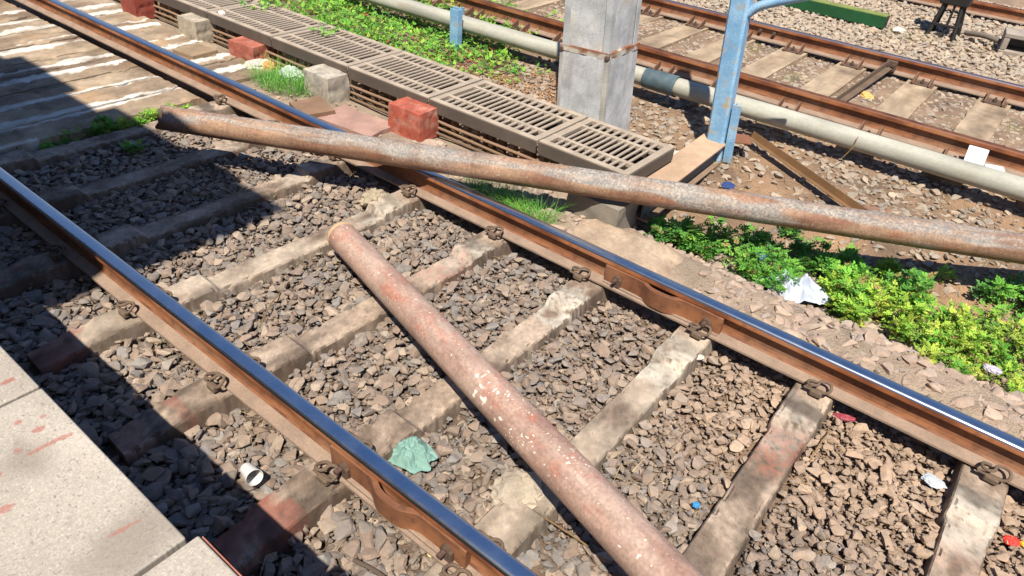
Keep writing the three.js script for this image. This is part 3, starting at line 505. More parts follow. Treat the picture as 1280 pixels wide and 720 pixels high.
// ---------------------------------------------------------------- blue post with stub and branch
const blueTex = tex(512, 512, (u, v) => { const n = tf(u, v, 8, 101, 5), f = tnoise(u, v, 128, 111), b = tf(u, v, 20, 121, 4); let c = mix3(L('#6f9abc'), L('#96b8d0'), clamp(n * 2 - 0.5)); c = mix3(c, L('#a39a8a'), clamp(b * 5 - 3.1)); return mul3(c, 0.88 + 0.24 * f); });
const blueM = std({ map: blueTex, roughness: 0.55, bumpMap: T.grainB, bumpScale: 0.001 });
{
  const t = thing('signal_post', 'light blue steel post rising beyond the end of the drain covers', 'post', [3.63, -0.15, -1.685]); t.rotation.x = -0.075;
  const sh = new THREE.Shape(), w = 0.066, d = 0.05, c = 0.016; [[-d + c, -w], [d - c, -w], [d, -w + c], [d, w - c], [d - c, w], [0.006, w], [0.006, w - 0.012], [-0.006, w - 0.012], [-0.006, w], [-d + c, w], [-d, w - c], [-d, -w + c]].forEach(([x, y], i) => i ? sh.lineTo(x, y) : sh.moveTo(x, y));
  const g = new THREE.ExtrudeGeometry(sh, { depth: 2.4, bevelEnabled: false }); g.rotateX(-Math.PI / 2); part('shaft', boxUV(g), blueM, t);
  part('stub', merge([box(0.05, 0.42, 0.008, 0.002, 0.0, 0.21, 0.088), box(0.008, 0.42, 0.062, 0.002, -0.029, 0.21, 0.112)]), blueM, t);
  part('branch_arm', boxUV(tube([[0, 1.0, 0.05], [0.0, 1.06, 0.12], [0, 1.12, 0.28], [0, 1.25, 0.7]], 0.03, 24, 12)), blueM, t);
}
{ // steel beam leading to the post, and an angle iron
  const t = thing('steel_beam', 'short steel channel beam with tan top leading to the blue post', 'beam', [3.07, -0.02, -1.69], 0.04);
  part('top_flange', box(1.25, 0.014, 0.2, 0.003, 0, 0, 0), plainM('#c2a184'), t);
  part('web', box(1.24, 0.12, 0.012, 0.002, 0, -0.069, 0.05), plainM('#5f6a70', { roughness: 0.6 }), t); part('bottom_flange', box(1.25, 0.014, 0.2, 0.003, 0, -0.138, 0), plainM('#8d7560'), t);
  one('steel_plate', box(0.16, 0.012, 0.14, 0.003), plainM('#8d5a40'), 'small rusty plate at the foot of the blue post', 'plate', [3.78, -0.015, -1.58]).rotation.y = 0.5;
  const len = 1.22, a = one('angle_iron', merge([box(0.05, 0.005, len, 0.001, 0.025, 0, 0), box(0.005, 0.05, len, 0.001, 0, 0.025, 0)]), plainM('#84603c'), 'rusty angle iron lying on the stones right of the blue post', 'angle iron', [3.74, -0.1, -1.06]); a.rotation.set(0.03, 0.43 - Math.PI * 0 , 0.2); a.rotation.y = Math.atan2(4.04 - 3.44, -1.58 + 0.53) ;
}

// ---------------------------------------------------------------- long grey pipe beside the far track
{
  const t = thing('conduit_pipe', 'long pale grey pipe running beside the far track', 'pipe');
  const map = tex(256, 1024, (u, v) => { const a = u * 6.2832, x = Math.cos(a) * .075, y = Math.sin(a) * .075, z = v * 9; const n = fbm(x * 12, y * 12, z * 3, 5), f = noise(x * 90, y * 90, z * 90), s = fbm(x * 30 + 5, y * 30, z * 5, 3); return mul3(mix3(mix3(L('#8d8a7e'), L('#aaa698'), clamp(n * 2 - 0.5)), L('#8d7a5c'), clamp(s * 3 - 1.8) * 0.6), 0.9 + 0.2 * f); });
  const len = 9.0; part('pipe_wall', pipeGeo(len, 0.073, 0.073, 0.005), std({ map, roughness: 0.7, bumpMap: T.grainB, bumpScale: 0.001 }), t); layPipe(t, [4.13, 0.045, -7.2], [4.345, 0.045, 1.8]);
  const wr = new THREE.CylinderGeometry(0.083, 0.078, 0.3, 28, 14, true), p = wr.attributes.position; for (let i = 0; i < p.count; i++) { const a = Math.atan2(p.getZ(i), p.getX(i)), k = 1 + 0.13 * (fbm(Math.cos(a) * 2, Math.sin(a) * 2, p.getY(i) * 9, 3) - 0.4); p.setX(i, p.getX(i) * k); p.setZ(i, p.getZ(i) * k); } wr.computeVertexNormals();
  const w = one('plastic_wrap', wr, std({ color: '#55666c', roughness: 0.6, side: THREE.DoubleSide, map: T.grain }), 'dull blue plastic wrapped round the grey pipe beside the column', 'plastic wrap', [4.24, 0.045, -2.5]); w.rotation.x = Math.PI / 2;
  const st = (label, x, z, h) => { const o = thing('support_stub', label, 'stub post', [x, -0.16, z]); part('front_plate', box(0.008, h, 0.1, 0.002, 0, h / 2, 0), blueM, o); part('side_plate', box(0.06, h, 0.008, 0.002, 0.034, h / 2, 0.046), blueM, o); };
  st('light blue stub post in front of the grey pipe among the weeds', 4.02, -4.62, 0.37); st('light blue stub post behind the grey pipe among the weeds', 4.42, -4.95, 0.26);
}

// ---------------------------------------------------------------- far track fittings
{
  const zs = [[-5.55], [-4.95], [-4.35], [-3.82], [-3.26], [-2.72], [-2.16], [-1.57], [-0.92], [-0.31], [0.3], [0.9], [1.5]];
  const w = ['far track sleeper at the top edge left of the column', 'far track sleeper just left of the column', 'far track sleeper hidden mostly by the column', 'far track sleeper partly behind the column', 'far track sleeper right of the column', 'far track sleeper behind the blue post', 'far track sleeper right of the blue post beside the green sprouts', 'far track sleeper left of the slanting tie bar', 'far track sleeper right of the hollow with the tie bar', 'far track sleeper nearest the white papers', 'far track sleeper at the right edge', 'far track sleeper past the right edge', 'far track sleeper furthest past the right edge'];
  const ribG = (x, z, q) => { const sh = new THREE.Shape(), k = q > 0 ? 1 : -1; [[-0.075, 0], [0.085, 0], [0.085, 0.012], [-0.05, 0.075], [-0.075, 0.07]].forEach(([a, b], i) => i ? sh.lineTo(a * k, b) : sh.moveTo(a * k, b)); const g = new THREE.ExtrudeGeometry(sh, { depth: 0.014, bevelEnabled: false }); g.translate(x, -0.036, z - 0.007); return boxUV(g); };
  zs.forEach(([z], i) => {
    if (i > 10) return;
    const t = thing('far_sleeper', 'weathered tan ' + w[i], 'sleeper', [5.67, 0, z], 0, 'sleepers of the far track');
    const g = new THREE.BoxGeometry(2.5, 0.2, 0.26, 90, 4, 12); g.translate(0, -0.148, 0); const p = g.attributes.position; for (let k = 0; k < p.count; k++) { const n = fbm(p.getX(k) * 6 + i * 5, p.getZ(k) * 9 + p.getY(k) * 9, i, 4) - 0.5; p.setXYZ(k, p.getX(k), p.getY(k) + n * 0.012, p.getZ(k) + n * 0.018); } g.computeVertexNormals();
    part('beam', paint(boxUV(toCreasedNormals(g, 0.6)), (x, y, z) => { const n = fbm(x * 3 + i * 7, z * 14, 3, 5), f = fbm(x * 12, z * 50, i, 3), d = fbm(x * 4, z * 4 + i, 8, 3); let c = mix3(L('#9a8268'), L('#bfa88c'), clamp(n * 1.8 - 0.4)); c = mul3(c, 0.8 + 0.4 * f); return mix3(c, L('#5c4c40'), clamp(d * 3 - 1.8)); }), concM, t);
    for (const s of [-1, 1]) {
      const X = s * 0.872, pl = part('bearing_plate', box(0.36, 0.018, 0.2, 0.004, X, -0.045, 0), rustDarkM, t);
      for (const q of [-0.13, 0.13]) { part('rib', ribG(X + q * 0.86, 0.07, q), rustBrownM, t); part('rib', ribG(X + q * 0.86, -0.07, q), rustBrownM, t); part('bolt', merge([place(new THREE.CylinderGeometry(0.018, 0.018, 0.02, 6).toNonIndexed(), X + q, -0.022, 0), rod([X + q, -0.03, 0], [X + q, 0.005, 0], 0.01)]), rustDarkM, t); }
    }
  });
  const b = thing('tie_bar', 'rusty bar slanting between two far sleepers up to the farther rail', 'tie bar', [0, 0, 0]);
  const bar = (a, c, w, h) => { const A = new THREE.Vector3(...a), C = new THREE.Vector3(...c), g = box(w, h, A.distanceTo(C), 0.004); g.lookAt ? 0 : 0; const m = new THREE.Matrix4().lookAt(C, A, new THREE.Vector3(0, 1, 0)); g.applyMatrix4(m); g.translate(...A.add(C).multiplyScalar(0.5).toArray()); return g; };
  part('bar', merge([bar([5.2, -0.04, -1.36], [6.46, 0.05, -1.27], 0.012, 0.06), bar([5.2, -0.06, -1.33], [6.46, 0.02, -1.24], 0.06, 0.012)]), plainM('#6f5a48'), b);
  part('bracket', box(0.05, 0.1, 0.1, 0.008, 6.47, 0.035, -1.24), rustDarkM, b); for (const z of [-1.265, -1.215]) part('bolt', place(new THREE.CylinderGeometry(0.016, 0.016, 0.03, 6), 6.435, 0.05, z, 0, 0, Math.PI / 2), rustDarkM, b);
  const f = thing('joint_bolt', 'pair of bolts on the web of the farther far rail beside the post', 'bolt', [6.52, 0.05, -2.5]); for (const z of [-.075, .075]) part('bolt', place(new THREE.CylinderGeometry(0.02, 0.02, 0.04, 6), 0, 0, z, 0, 0, Math.PI / 2), rustDarkM, f);
  // white papers on the far rail's foot
  for (const [x, y, z, ry, l] of [[4.66, 0.035, -0.19, 0.2, 'white sheet of paper propped against the nearer far rail'], [4.6, -0.005, -0.03, 0.5, 'lower white sheet of paper beside the grey pipe']]) { const g = new THREE.BoxGeometry(0.16, 0.003, 0.13, 8, 1, 8), p = g.attributes.position; for (let i = 0; i < p.count; i++) p.setY(i, p.getY(i) + 0.012 * Math.sin(p.getX(i) * 18) * Math.cos(p.getZ(i) * 9)); g.computeVertexNormals(); const m = one('paper_sheet', g, std({ color: '#c2c2c4', roughness: 0.8 }), l, 'paper', [x, y, z]); m.rotation.set(0.05, ry, y > 0.02 ? 0.7 : 0.15); }
}
{ // green beam, black stand and hollow block beyond the far track
  const g = thing('green_beam', 'dark green steel beam with yellowed top lying beyond the far track', 'beam', [8.5, -0.02, -3.4]);
  part('side_plate', box(0.012, 0.13, 3.2, 0.003, -0.07, 0, 0), plainM('#15552b', { roughness: 0.6 }), g); part('top_plate', box(0.15, 0.012, 3.2, 0.003, 0, 0.068, 0), plainM('#7f8a45'), g); part('end_plate', box(0.13, 0.12, 0.012, 0.003, 0.005, 0, 1.6), plainM('#2b3a2c'), g);
  one('white_stone', boxUV(SV[3].clone(), 1), plainM('#d8d2c6'), 'white stone against the end of the green beam', 'stone', [8.42, -0.06, -1.62]).scale.setScalar(0.09);
  const s = thing('signal_stand', 'black steel stand on splayed legs at the top right', 'stand', [8.85, -0.1, -1.22]), bm = std({ color: '#2a2623', map: T.grain, roughness: 0.6, metalness: 0.2 });
  for (const [x, z] of [[-.15, -.14], [-.15, .14], [.15, -.14], [.15, .14]]) part('leg', rod([x, 0, z], [x * 0.5, 0.42, z * 0.6], 0.026, 0.022, 8), bm, s);
  part('cross_bar', merge([box(0.035, 0.03, 0.27, 0.004, -0.135, 0.13, 0), box(0.26, 0.03, 0.035, 0.004, 0, 0.13, 0.125)]), bm, s); part('box_body', box(0.26, 0.5, 0.3, 0.015, 0, 0.6, 0), bm, s); part('brace', rod([-.14, 0.0, 0.02], [-.09, 0.4, 0.02], 0.014), bm, s);
  one('bent_pipe', boxUV(tube([[8.9, -0.03, -1.0], [8.8, 0.0, -0.8], [8.75, -0.01, -0.65], [8.8, -0.06, -0.55]], 0.03, 24, 10)), plainM('#7d7064'), 'short bent grey pipe between the black stand and the hollow block', 'pipe');
  const h = thing('hollow_block', 'broken hollow concrete block near the right edge beyond the far track', 'concrete block', [8.75, -0.1, -0.42], 0.15), hm = plainM('#a89a8c');
  part('wall', box(0.34, 0.05, 0.4, 0.01, 0, 0.2, 0), hm, h); part('wall', box(0.34, 0.05, 0.4, 0.01, 0, 0.02, 0), hm, h); part('wall', box(0.335, 0.128, 0.06, 0.01, 0, 0.11, -0.165), hm, h); part('wall', box(0.335, 0.128, 0.06, 0.01, 0, 0.11, 0.165), hm, h); part('wall', box(0.05, 0.128, 0.268, 0.01, 0.14, 0.11, 0), hm, h);
  one('rock', boxUV(SV[6].clone(), 1), plainM('#98806a'), 'brown rock beside the hollow block at the right edge', 'stone', [8.3, -0.06, 0.0]).scale.setScalar(0.1);
}

// ---------------------------------------------------------------- plants
const leafMat = new THREE.MeshPhysicalMaterial({ color: '#ffffff', roughness: 0.75, side: THREE.DoubleSide, transmission: 0.25, thickness: 0 });
function leafGeo(fold = 0.25) { const g = new THREE.BufferGeometry(); const p = [[0, 0, 0], [0.32, fold * 0.4, 0.4], [0, 0, 1], [-0.32, fold * 0.4, 0.4], [0, -0.06, 0.45]]; const f = [[0, 1, 4], [1, 2, 4], [2, 3, 4], [3, 0, 4]]; g.setAttribute('position', new THREE.Float32BufferAttribute(f.flat().flatMap(i => p[i]), 3)); g.setAttribute('uv', new THREE.Float32BufferAttribute(f.flat().flatMap(i => [p[i][0], p[i][2]]), 2)); g.computeVertexNormals(); return g; }
const LEAF = leafGeo(), SPRIG = (() => { const gs = []; for (let k = 0; k < 7; k++) { const s = k === 6 ? 0.5 : 0.42, g = leafGeo(); g.scale(s, s, s); const side = k % 2 ? 1 : -1; place(g, 0, 0, 0, -0.25, k === 6 ? 0 : side * 1.05, 0); place(g, 0, 0.02, k === 6 ? 0.75 : 0.12 + 0.1 * k, 0, 0, 0); gs.push(g); } return merge(gs); })();
const BLADE = (() => { const g = new THREE.PlaneGeometry(0.06, 1, 1, 5); g.translate(0, 0.5, 0); const p = g.attributes.position; for (let i = 0; i < p.count; i++) { const y = p.getY(i); p.setX(i, p.getX(i) * (1 - y * 0.85)); p.setZ(i, y * y * 0.45 + Math.abs(p.getX(i)) * 0.3); } g.computeVertexNormals(); return g.toNonIndexed(); })();
const GREENS = ['#4a8a22', '#66aa2e', '#7abb3a', '#387526', '#8fc042', '#589a31'].map(L), YELLOW = ['#92c035', '#accb40', '#c4c74c', '#6fb02e', '#9ab93c', '#5d9e2c'].map(L);
function bush(name, label, cat, cx, cz, rx, rz, h, n, cols, size, ry = 0, group, dens = 1) {
  const t = thing(name, label, cat, [cx, 0, cz], 0, group), list = [], stems = [], c = Math.cos(ry), s = Math.sin(ry), spots = [];
  for (let i = 0; i < Math.max(6, n / 45); i++) { const a = rr(0, 6.28), r = Math.sqrt(R()); spots.push([Math.cos(a) * r * rx, Math.sin(a) * r * rz, rr(0.55, 1) * (1 - 0.5 * r * r)]); }
  for (const [px, pz, ph] of spots) {
    const X = px * c - pz * s, Z = px * s + pz * c, y0 = H(cx + X, cz + Z), H0 = h * ph, lean = [rr(-.25, .25) * H0 + X * 0.12, rr(-.25, .25) * H0 + Z * 0.12];
    stems.push(rod([X, y0 - 0.01, Z], [X + lean[0], y0 + H0 * 0.9, Z + lean[1]], 0.004, 0.002, 5));
    const col = pick(cols);
    for (let k = 0; k < n / spots.length; k++) { const f = Math.pow(R(), 0.6), a = rr(0, 6.28), sp = (0.25 + 0.4 * Math.sin(f * 2.6)) * Math.max(H0 * 0.55, 0.05); const cc = R() < 0.05 ? L('#9a8650') : mul3(mix3(col, pick(cols), 0.4), rr(0.7, 1.15)); const rad = rr(0.1, 1) * sp; list.push([M4(X + lean[0] * f + Math.cos(a) * rad, y0 + H0 * f + rr(-.01, .02), Z + lean[1] * f + Math.sin(a) * rad, rr(-.9, .35), Math.PI / 2 - a + rr(-.5, .5), rr(-.5, .5), size * rr(0.6, 1.3)), cc]); }
  }
  instances('foliage', SPRIG, leafMat, list, t); part('stem', merge(stems), plainM('#6c7a3c'), t); return t;
}
function tuft(label, cx, cz, rx, rz, h, n, cols = GREENS, y) {
  const t = thing('grass_tuft', label, 'grass', [cx, 0, cz]), list = []; for (let i = 0; i < n; i++) { const a = rr(0, 6.28), r = Math.sqrt(R()), X = Math.cos(a) * r * rx, Z = Math.sin(a) * r * rz; list.push([M4(X, (y ?? H(cx + X, cz + Z)) - 0.01, Z, rr(0.1, 0.8), rr(0, 6.28), 0, h * rr(0.1, 0.25) * 1.5, h * rr(0.5, 1.15), h), mul3(pick(cols), rr(0.8, 1.25))]); }
  instances('blades', BLADE, leafMat, list, t); return t;
}
bush('weed_bush', 'leafy green weed between the cement lump and the white bag', 'weed', 2.66, -1.0, 0.2, 0.34, 0.26, 1800, GREENS, 0.037, 0.3);
bush('weed_bush', 'small green weed under the long pipe beside the cement lump', 'weed', 2.5, -1.38, 0.1, 0.12, 0.22, 350, GREENS, 0.055);
bush('weed_bush', 'green weeds in the shade of the long pipe', 'weed', 2.98, -0.62, 0.2, 0.42, 0.18, 1100, GREENS, 0.045, 0.45);
bush('weed_bush', 'yellow green weed clump touching the right side of the white bag', 'weed', 2.72, -0.32, 0.2, 0.2, 0.26, 950, YELLOW, 0.034);
bush('weed_bush', 'tall yellow green weed in the middle of the patch right of the bag', 'weed', 2.74, 0.06, 0.2, 0.2, 0.3, 1050, YELLOW, 0.037);
bush('weed_bush', 'broad leaved weed at the back of the patch right of the bag', 'weed', 3.02, -0.08, 0.16, 0.18, 0.22, 420, GREENS, 0.05);
bush('weed_bush', 'low spreading weed at the lower edge of the patch near the right border', 'weed', 2.6, 0.36, 0.16, 0.2, 0.15, 480, YELLOW, 0.03);
bush('weed_bush', 'bushy weed at the right border below the long pipe', 'weed', 2.92, 0.44, 0.2, 0.2, 0.26, 850, YELLOW.concat(GREENS), 0.036);
bush('weed_bush', 'darker weed at the right border behind the bushy one', 'weed', 3.22, 0.4, 0.14, 0.2, 0.2, 520, GREENS, 0.05);
bush('weed_bush', 'tall pale sprig rising at the left of the weed patch', 'weed', 2.72, -0.42, 0.08, 0.08, 0.3, 120, YELLOW, 0.06);
bush('weed_clump', 'low straggling weed between the rail and the weed patch', 'weed', 2.42, 0.12, 0.1, 0.22, 0.09, 150, YELLOW, 0.04);
bush('weed_clump', 'low straggling weed at the upper edge of the weed patch', 'weed', 3.2, -0.12, 0.14, 0.2, 0.12, 200, YELLOW, 0.04);
bush('weed_clump', 'few thin sprigs beside the white bag', 'weed', 2.5, -0.82, 0.08, 0.08, 0.16, 70, GREENS, 0.04);
tuft('long bladed grass tuft left of the near grey block', 2.2, -4.8, 0.17, 0.34, 0.21, 950);
tuft('bright grass strip beside the rail just under the long pipe', 1.98, -2.3, 0.09, 0.36, 0.2, 800);
tuft('small grass sprouts between far sleepers right of the blue post', 5.62, -1.86, 0.14, 0.09, 0.1, 110, YELLOW, -0.09);
tuft('thin sprouts beside the farther far rail next to the post', 6.1, -2.5, 0.16, 0.1, 0.12, 70, YELLOW, -0.09);
tuft('small sprouts at the right edge between far sleepers', 5.9, -0.02, 0.12, 0.1, 0.1, 80, YELLOW, -0.09);
tuft('dry yellow grass at the end of the green beam', 8.3, -1.5, 0.25, 0.3, 0.14, 220, ['#b59a4c', '#a88a48', '#8d9a48'].map(L), -0.11);
tuft('dry grass around the feet of the black stand', 8.5, -0.9, 0.3, 0.35, 0.1, 220, ['#b5843c', '#a88a48', '#8d9a48'].map(L), -0.11);
tuft('dry grass at the foot of the blue post', 3.6, -1.66, 0.16, 0.2, 0.09, 220, ['#c4a878', '#a88a60', '#b59a70'].map(L), -0.14);
bush('weed_clump', 'small green weed on the crossing slab edge behind the open pipe end', 'weed', 1.02, -5.02, 0.28, 0.1, 0.1, 420, YELLOW, 0.035, 0.1);
bush('weed_clump', 'small dark weed at the slab edge left of the open pipe end', 'weed', 0.85, -5.06, 0.1, 0.09, 0.12, 240, GREENS, 0.035);
bush('weed_clump', 'tiny shaded weed at the slab edge, the middle one of three', 'weed', 0.6, -5.06, 0.08, 0.06, 0.1, 120, GREENS, 0.035);
bush('weed_clump', 'shaded weed at the slab edge close to the left border', 'weed', 0.36, -5.08, 0.14, 0.07, 0.1, 200, GREENS, 0.035);
bush('weed_clump', 'single small sprout in the shaded ballast below the crossing', 'weed', 0.86, -4.62, 0.04, 0.04, 0.1, 60, GREENS, 0.04);
bush('weed_clump', 'pale weeds beside the rail right behind the open pipe end', 'weed', 1.45, -5.0, 0.1, 0.18, 0.08, 220, YELLOW, 0.03);
{ // ground cover behind the drain: too many plants to count
  const gc = new THREE.Group(); gc.name = 'ground_cover'; gc.userData = { kind: 'stuff', label: 'low green ground cover weeds behind the drain covers along the grey pipe', category: 'ground cover' }; scene.add(gc);
  const list = [], dry = [];
  const ok = (x, z) => { const e = 0.5 * (fbm(x * 2.2, z * 2.2, 201, 4) - 0.5); if (x < 3.03) return x > 2.75 && z < -4.9 && fbm(x * 4, z * 4, 206, 3) > 0.56 ? 0.35 : 0; let d = sstep(-3.7, -4.3, z + e * 1.6); if (x > 4.3) d = sstep(-3.9, -4.4, z + e) * sstep(5.6, 4.9, x + (z < -5.6 ? 0.7 : 0)); return d * clamp(fbm(x * 3.1, z * 3.1, 207, 3) * 3.6 - 0.9); };
  for (let i = 0; i < 30000; i++) { const x = rr(2.75, 5.7), z = rr(-9, -3.5), d = ok(x, z); if (R() > d) continue; const m = fbm(x * 3, z * 3, 207, 3), y = (x < 3.03 ? 0.105 : H(x, z)) + R() * (x < 3.03 ? 0.03 : 0.03 + 0.2 * clamp(m - 0.3)); const c = R() < 0.012 ? L('#a8402c') : mul3(mix3(pick(GREENS), pick(YELLOW), R() * 0.7), rr(0.75, 1.15)); list.push([M4(x, y, z, rr(-.8, .3), rr(0, 6.28), rr(-.5, .5), rr(0.028, 0.055)), c]); }
  for (let i = 0; i < 5000; i++) { const x = rr(3.05, 4.1), z = rr(-4.6, -2.7); if (fbm(x * 3, z * 3, 211, 3) < 0.42) continue; dry.push([M4(x, H(x, z) + R() * 0.025, z, rr(-.6, .2), rr(0, 6.28), rr(-.5, .5), rr(0.015, 0.035)), mul3(L(pick(['#b5865c', '#a0714c', '#c09a70', '#8a6a48'])), rr(0.8, 1.15))]); }
  instances('green_leaves', SPRIG, leafMat, list, gc); instances('dry_leaves', LEAF, leafMat, dry, gc);
}

{ // dry straw and stalks strewn over the soil
  const list = [], tones = ['#b59a6c', '#a08458', '#8a6c48', '#c4ad80'].map(L), put = (x, z, y) => list.push([M4(x, y + rr(0.004, 0.02), z, Math.PI / 2 + rr(-.15, .15), rr(0, 6.28), 0, rr(0.03, 0.07), rr(0.04, 0.13), 0.02), mul3(pick(tones), rr(0.7, 1.1))]);
  for (let i = 0; i < 2600; i++) { const x = rr(2.5, 4.7), z = rr(-4, 1.4); if (x < 3.1 && z < -1.7) continue; if (fbm(x * 2.4, z * 2.4, 231, 3) > 0.47) put(x, z, H(x, z)); }
  for (let i = 0; i < 1500; i++) { const x = rr(-0.6, 1.7), z = rr(-4.8, 0.8); if (fbm(x * 2.8, z * 2.8, 233, 3) > 0.56) put(x, z, H(x, z) + 0.03); }
  for (let i = 0; i < 2200; i++) { const x = rr(5.0, 10.5), z = rr(-6, 2); if (fbm(x * 1.7, z * 1.7, 237, 3) > 0.54) put(x, z, H(x, z) + 0.02); }
  const st = new THREE.Group(); st.name = 'dry_straw'; tag(st, 'dry straw and stalks strewn over the stones and soil', 'straw'); st.userData.kind = 'stuff'; scene.add(st);
  instances('stalks', BLADE, leafMat, list, st);
}

// ---------------------------------------------------------------- litter, twigs and loose bits
function crumple(seed, sx, sy, sz, amp = 0.5) { const g = mergeVertices(new THREE.IcosahedronGeometry(1, 4).deleteAttribute('uv').deleteAttribute('normal')), p = g.attributes.position; for (let i = 0; i < p.count; i++) { const x = p.getX(i), y = p.getY(i), z = p.getZ(i), n = Math.abs(fbm(x * 2 + seed, y * 2, z * 2, 3) - 0.5) * 2, m = fbm(x * 6 + seed, y * 6, z * 6, 2) - 0.5, k = 1 - amp * n + 0.5 * m; p.setXYZ(i, x * k * sx, Math.max(y * k, -0.4) * sy, z * k * sz); } g.computeVertexNormals(); return boxUV(toCreasedNormals(g, 0.25)); }
function sheet(seed, a, b, h) { // a thin sheet crumpled into folds with a torn outline
  const N = 44, g = new THREE.PlaneGeometry(2, 2, N, N); g.rotateX(-Math.PI / 2); const p = g.attributes.position;
  for (let i = 0; i < p.count; i++) { const u = p.getX(i), v = p.getZ(i), r = Math.min(1, Math.hypot(u, v)), ang = Math.atan2(v, u), out = 0.72 + 0.5 * noise(Math.cos(ang) * 2.2 + seed, Math.sin(ang) * 2.2, seed), m = Math.max(Math.abs(u), Math.abs(v)) / Math.max(Math.hypot(u, v), 1e-4), rid = t => 1 - Math.abs(2 * t - 1); const f = rid(noise(u * 2.1 + seed, v * 2.1, 1)) * 0.6 + rid(noise(u * 4.5 + seed, v * 3.2, 4)) * 0.3 + 0.16 * rid(noise(u * 9, v * 9 + seed, 7)); p.setXYZ(i, u * m * out * a, h * (f * (1.15 - r * r) + 0.03), v * m * out * b); }
  g.computeVertexNormals(); return g.toNonIndexed();
}
const lit = (name, label, cat, seed, pos, s, hex, ry = 0, o = {}) => { const m = one(name, crumple(seed, ...s), std({ color: hex, roughness: 0.6, ...o }), label, cat, pos); m.rotation.y = ry; return m; };
one('crumpled_rag', sheet(3, 0.075, 0.1, 0.085), std({ color: '#74958a', roughness: 0.7, side: THREE.DoubleSide, bumpMap: T.grainB, bumpScale: 0.002 }), 'crumpled teal green rag beside the near rail', 'rag', [0.23, -0.225, -1.36]).rotation.y = 0.3;
one('plastic_bag', sheet(8, 0.13, 0.2, 0.13), std({ color: '#a6acb8', roughness: 0.5, side: THREE.DoubleSide }), 'crumpled white plastic bag among the weeds', 'bag', [2.57, -0.29, -0.66]).rotation.y = 0.4;
lit('blue_litter', 'scrap of pale blue plastic in the leafy weed', 'plastic scrap', 11, [2.66, -0.2, -0.9], [0.035, 0.025, 0.035], '#5878a8');
lit('white_litter', 'white paper litter in front of the faded red block', 'litter', 14, [2.3, -0.13, -5.28], [0.13, 0.05, 0.11], '#b9b2a8');
lit('white_litter', 'white plastic litter beside the grass tuft and grey block', 'litter', 17, [2.38, -0.13, -4.95], [0.1, 0.06, 0.14], '#b4b8b6');
lit('orange_litter', 'orange wrapper in front of the faded red block', 'wrapper', 19, [2.34, -0.12, -5.18], [0.06, 0.05, 0.06], '#c98a5a');
lit('white_litter', 'white powdery heap beside the second grey block', 'litter', 21, [2.2, -0.15, -5.85], [0.1, 0.03, 0.16], '#c4beb4');
lit('red_wrapper', 'dark red wrapper beside the rail right of the painted sleeper', 'wrapper', 23, [1.67, -0.22, -0.1], [0.02, 0.012, 0.05], '#8a3440', 0.4);
lit('red_wrapper', 'bright red wrapper at the right edge beside the last sleeper', 'wrapper', 26, [1.46, -0.23, 0.6], [0.025, 0.016, 0.032], '#cc3324', 0.5);
lit('yellow_wrapper', 'yellow end of the wrapper at the right edge', 'wrapper', 27, [1.475, -0.23, 0.645], [0.018, 0.012, 0.02], '#d9a52c');
lit('blue_cap', 'small blue bottle cap left of the painted sleeper', 'bottle cap', 29, [0.79, -0.225, -0.39], [0.015, 0.012, 0.015], '#2f7fb5', 0, {});
lit('white_litter', 'small white scrap in the ballast at the end of the pale sleeper', 'litter', 31, [1.55, -0.2, -0.78], [0.02, 0.012, 0.05], '#b8b0a4', 0.8);
lit('yellow_leaf', 'pale yellow scrap below the near joint plate', 'litter', 33, [-0.02, -0.2, -0.98], [0.025, 0.01, 0.04], '#d8c47c', 0.5);
lit('blue_litter', 'dark blue scrap on the ground below the steel beam', 'plastic scrap', 36, [3.3, -0.16, -1.42], [0.05, 0.02, 0.05], '#2a3f70');
lit('yellow_leaf', 'yellowed paper in the hollow between far sleepers', 'litter', 38, [5.75, -0.08, -1.22], [0.12, 0.03, 0.06], '#c9a460', 0.6);
lit('white_litter', 'white scraps in the weeds at the right edge', 'litter', 41, [2.5, -0.2, 0.36], [0.03, 0.015, 0.045], '#a8a0ac');
lit('white_litter', 'pale crumpled paper at the foot of the blue post', 'litter', 43, [3.36, -0.13, -1.86], [0.09, 0.05, 0.08], '#b8ae9f');
lit('white_litter', 'white scraps of paper beside the right hand rail near the last sleeper', 'litter', 46, [1.56, -0.225, 0.3], [0.035, 0.012, 0.05], '#a9adb0');
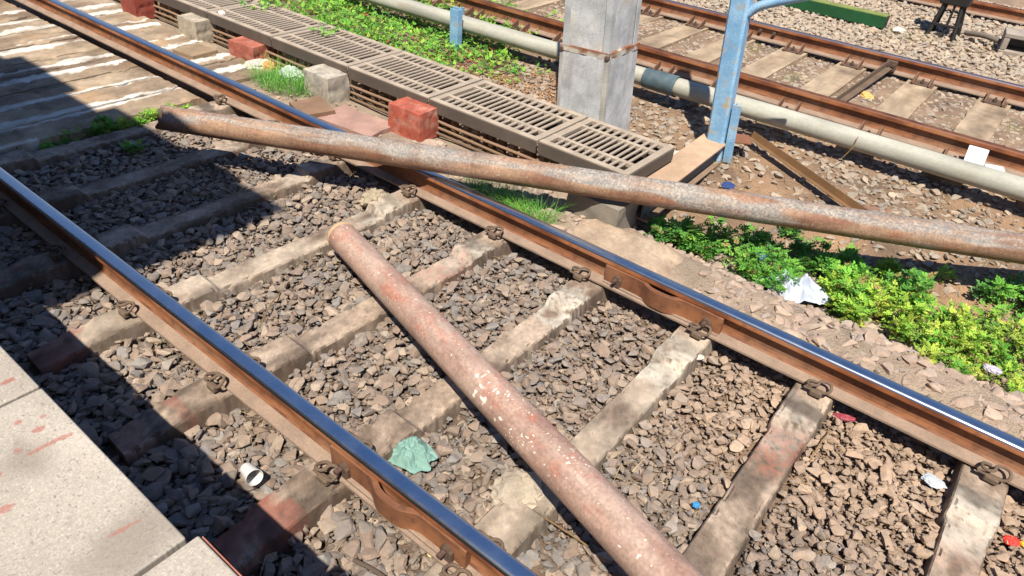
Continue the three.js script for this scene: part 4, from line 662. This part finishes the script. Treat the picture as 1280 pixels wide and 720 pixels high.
lit('cement_chunk', 'broken pale cement chunk on the sleeper left of the speckled pipe', 'cement lump', 49, [0.36, -0.2, -0.93], [0.12, 0.05, 0.1], '#b8a894', 0.2, { map: T.grain, roughness: 0.95 });
lit('cement_chunk', 'pale cement lump above the tip of the speckled pipe', 'cement lump', 52, [1.5, -0.2, -2.98], [0.11, 0.06, 0.08], '#b3a288', 0.2, { map: T.grain, roughness: 0.95 });
lit('pipe_bracket', 'small white lump on the drain cover near the second red block', 'litter', 55, [2.5, 0.105, -6.05], [0.03, 0.02, 0.03], '#e4e0da');
{ // paper cup on its side
  const t = thing('paper_cup', 'white paper cup lying in the ballast between platform and near rail', 'cup', [-0.24, -0.215, -1.76], -0.15); const pts = [[0.0, 0], [0.023, 0], [0.024, 0.004], [0.032, 0.075], [0.0335, 0.078], [0.032, 0.08], [0.0305, 0.076], [0.0225, 0.006]].map(p => new THREE.Vector2(...p));
  const g = new THREE.LatheGeometry(pts, 28); g.rotateX(1.35); part('cup_wall', g, std({ color: '#c6c2bd', roughness: 0.6, side: THREE.DoubleSide }), t); t.position.y += 0.02;
}
for (const [l, a, b] of [['light twig lying in the shaded ballast below the crossing', [0.72, -0.23, -3.85], [0.85, -0.22, -3.72]], ['brown straw bundle on the ballast left of the speckled pipe', [0.55, -0.225, -2.62], [0.3, -0.22, -2.45]], ['thin dry stalk beside the painted sleeper', [1.52, -0.2, -0.12], [1.32, -0.235, -0.13]], ['long dry twig across the ballast below the speckled pipe', [0.3, -0.2, -0.98], [0.36, -0.22, -0.6]], ['curved root hanging by the lowest near sleeper end', [-0.22, -0.22, -1.18], [-0.2, -0.24, -0.98]], ['dry stalks beside the grey pipe right of the angle iron', [4.15, -0.08, -0.95], [4.2, 0.1, -0.9]]]) {
  const m = a.map((v, i) => (v + b[i]) / 2 + (i === 1 ? 0.012 : rr(-.02, .02))); one('twig', boxUV(tube([a, m, b], l.includes('root') ? 0.008 : 0.0035, 14, 6)), plainM(l.includes('root') ? '#6d5a4c' : '#9a7a50'), l, 'twig');
}

scene.traverse(o => { if (o.isMesh) { o.castShadow = true; o.receiveShadow = true; } });
renderer.render(scene, camera);
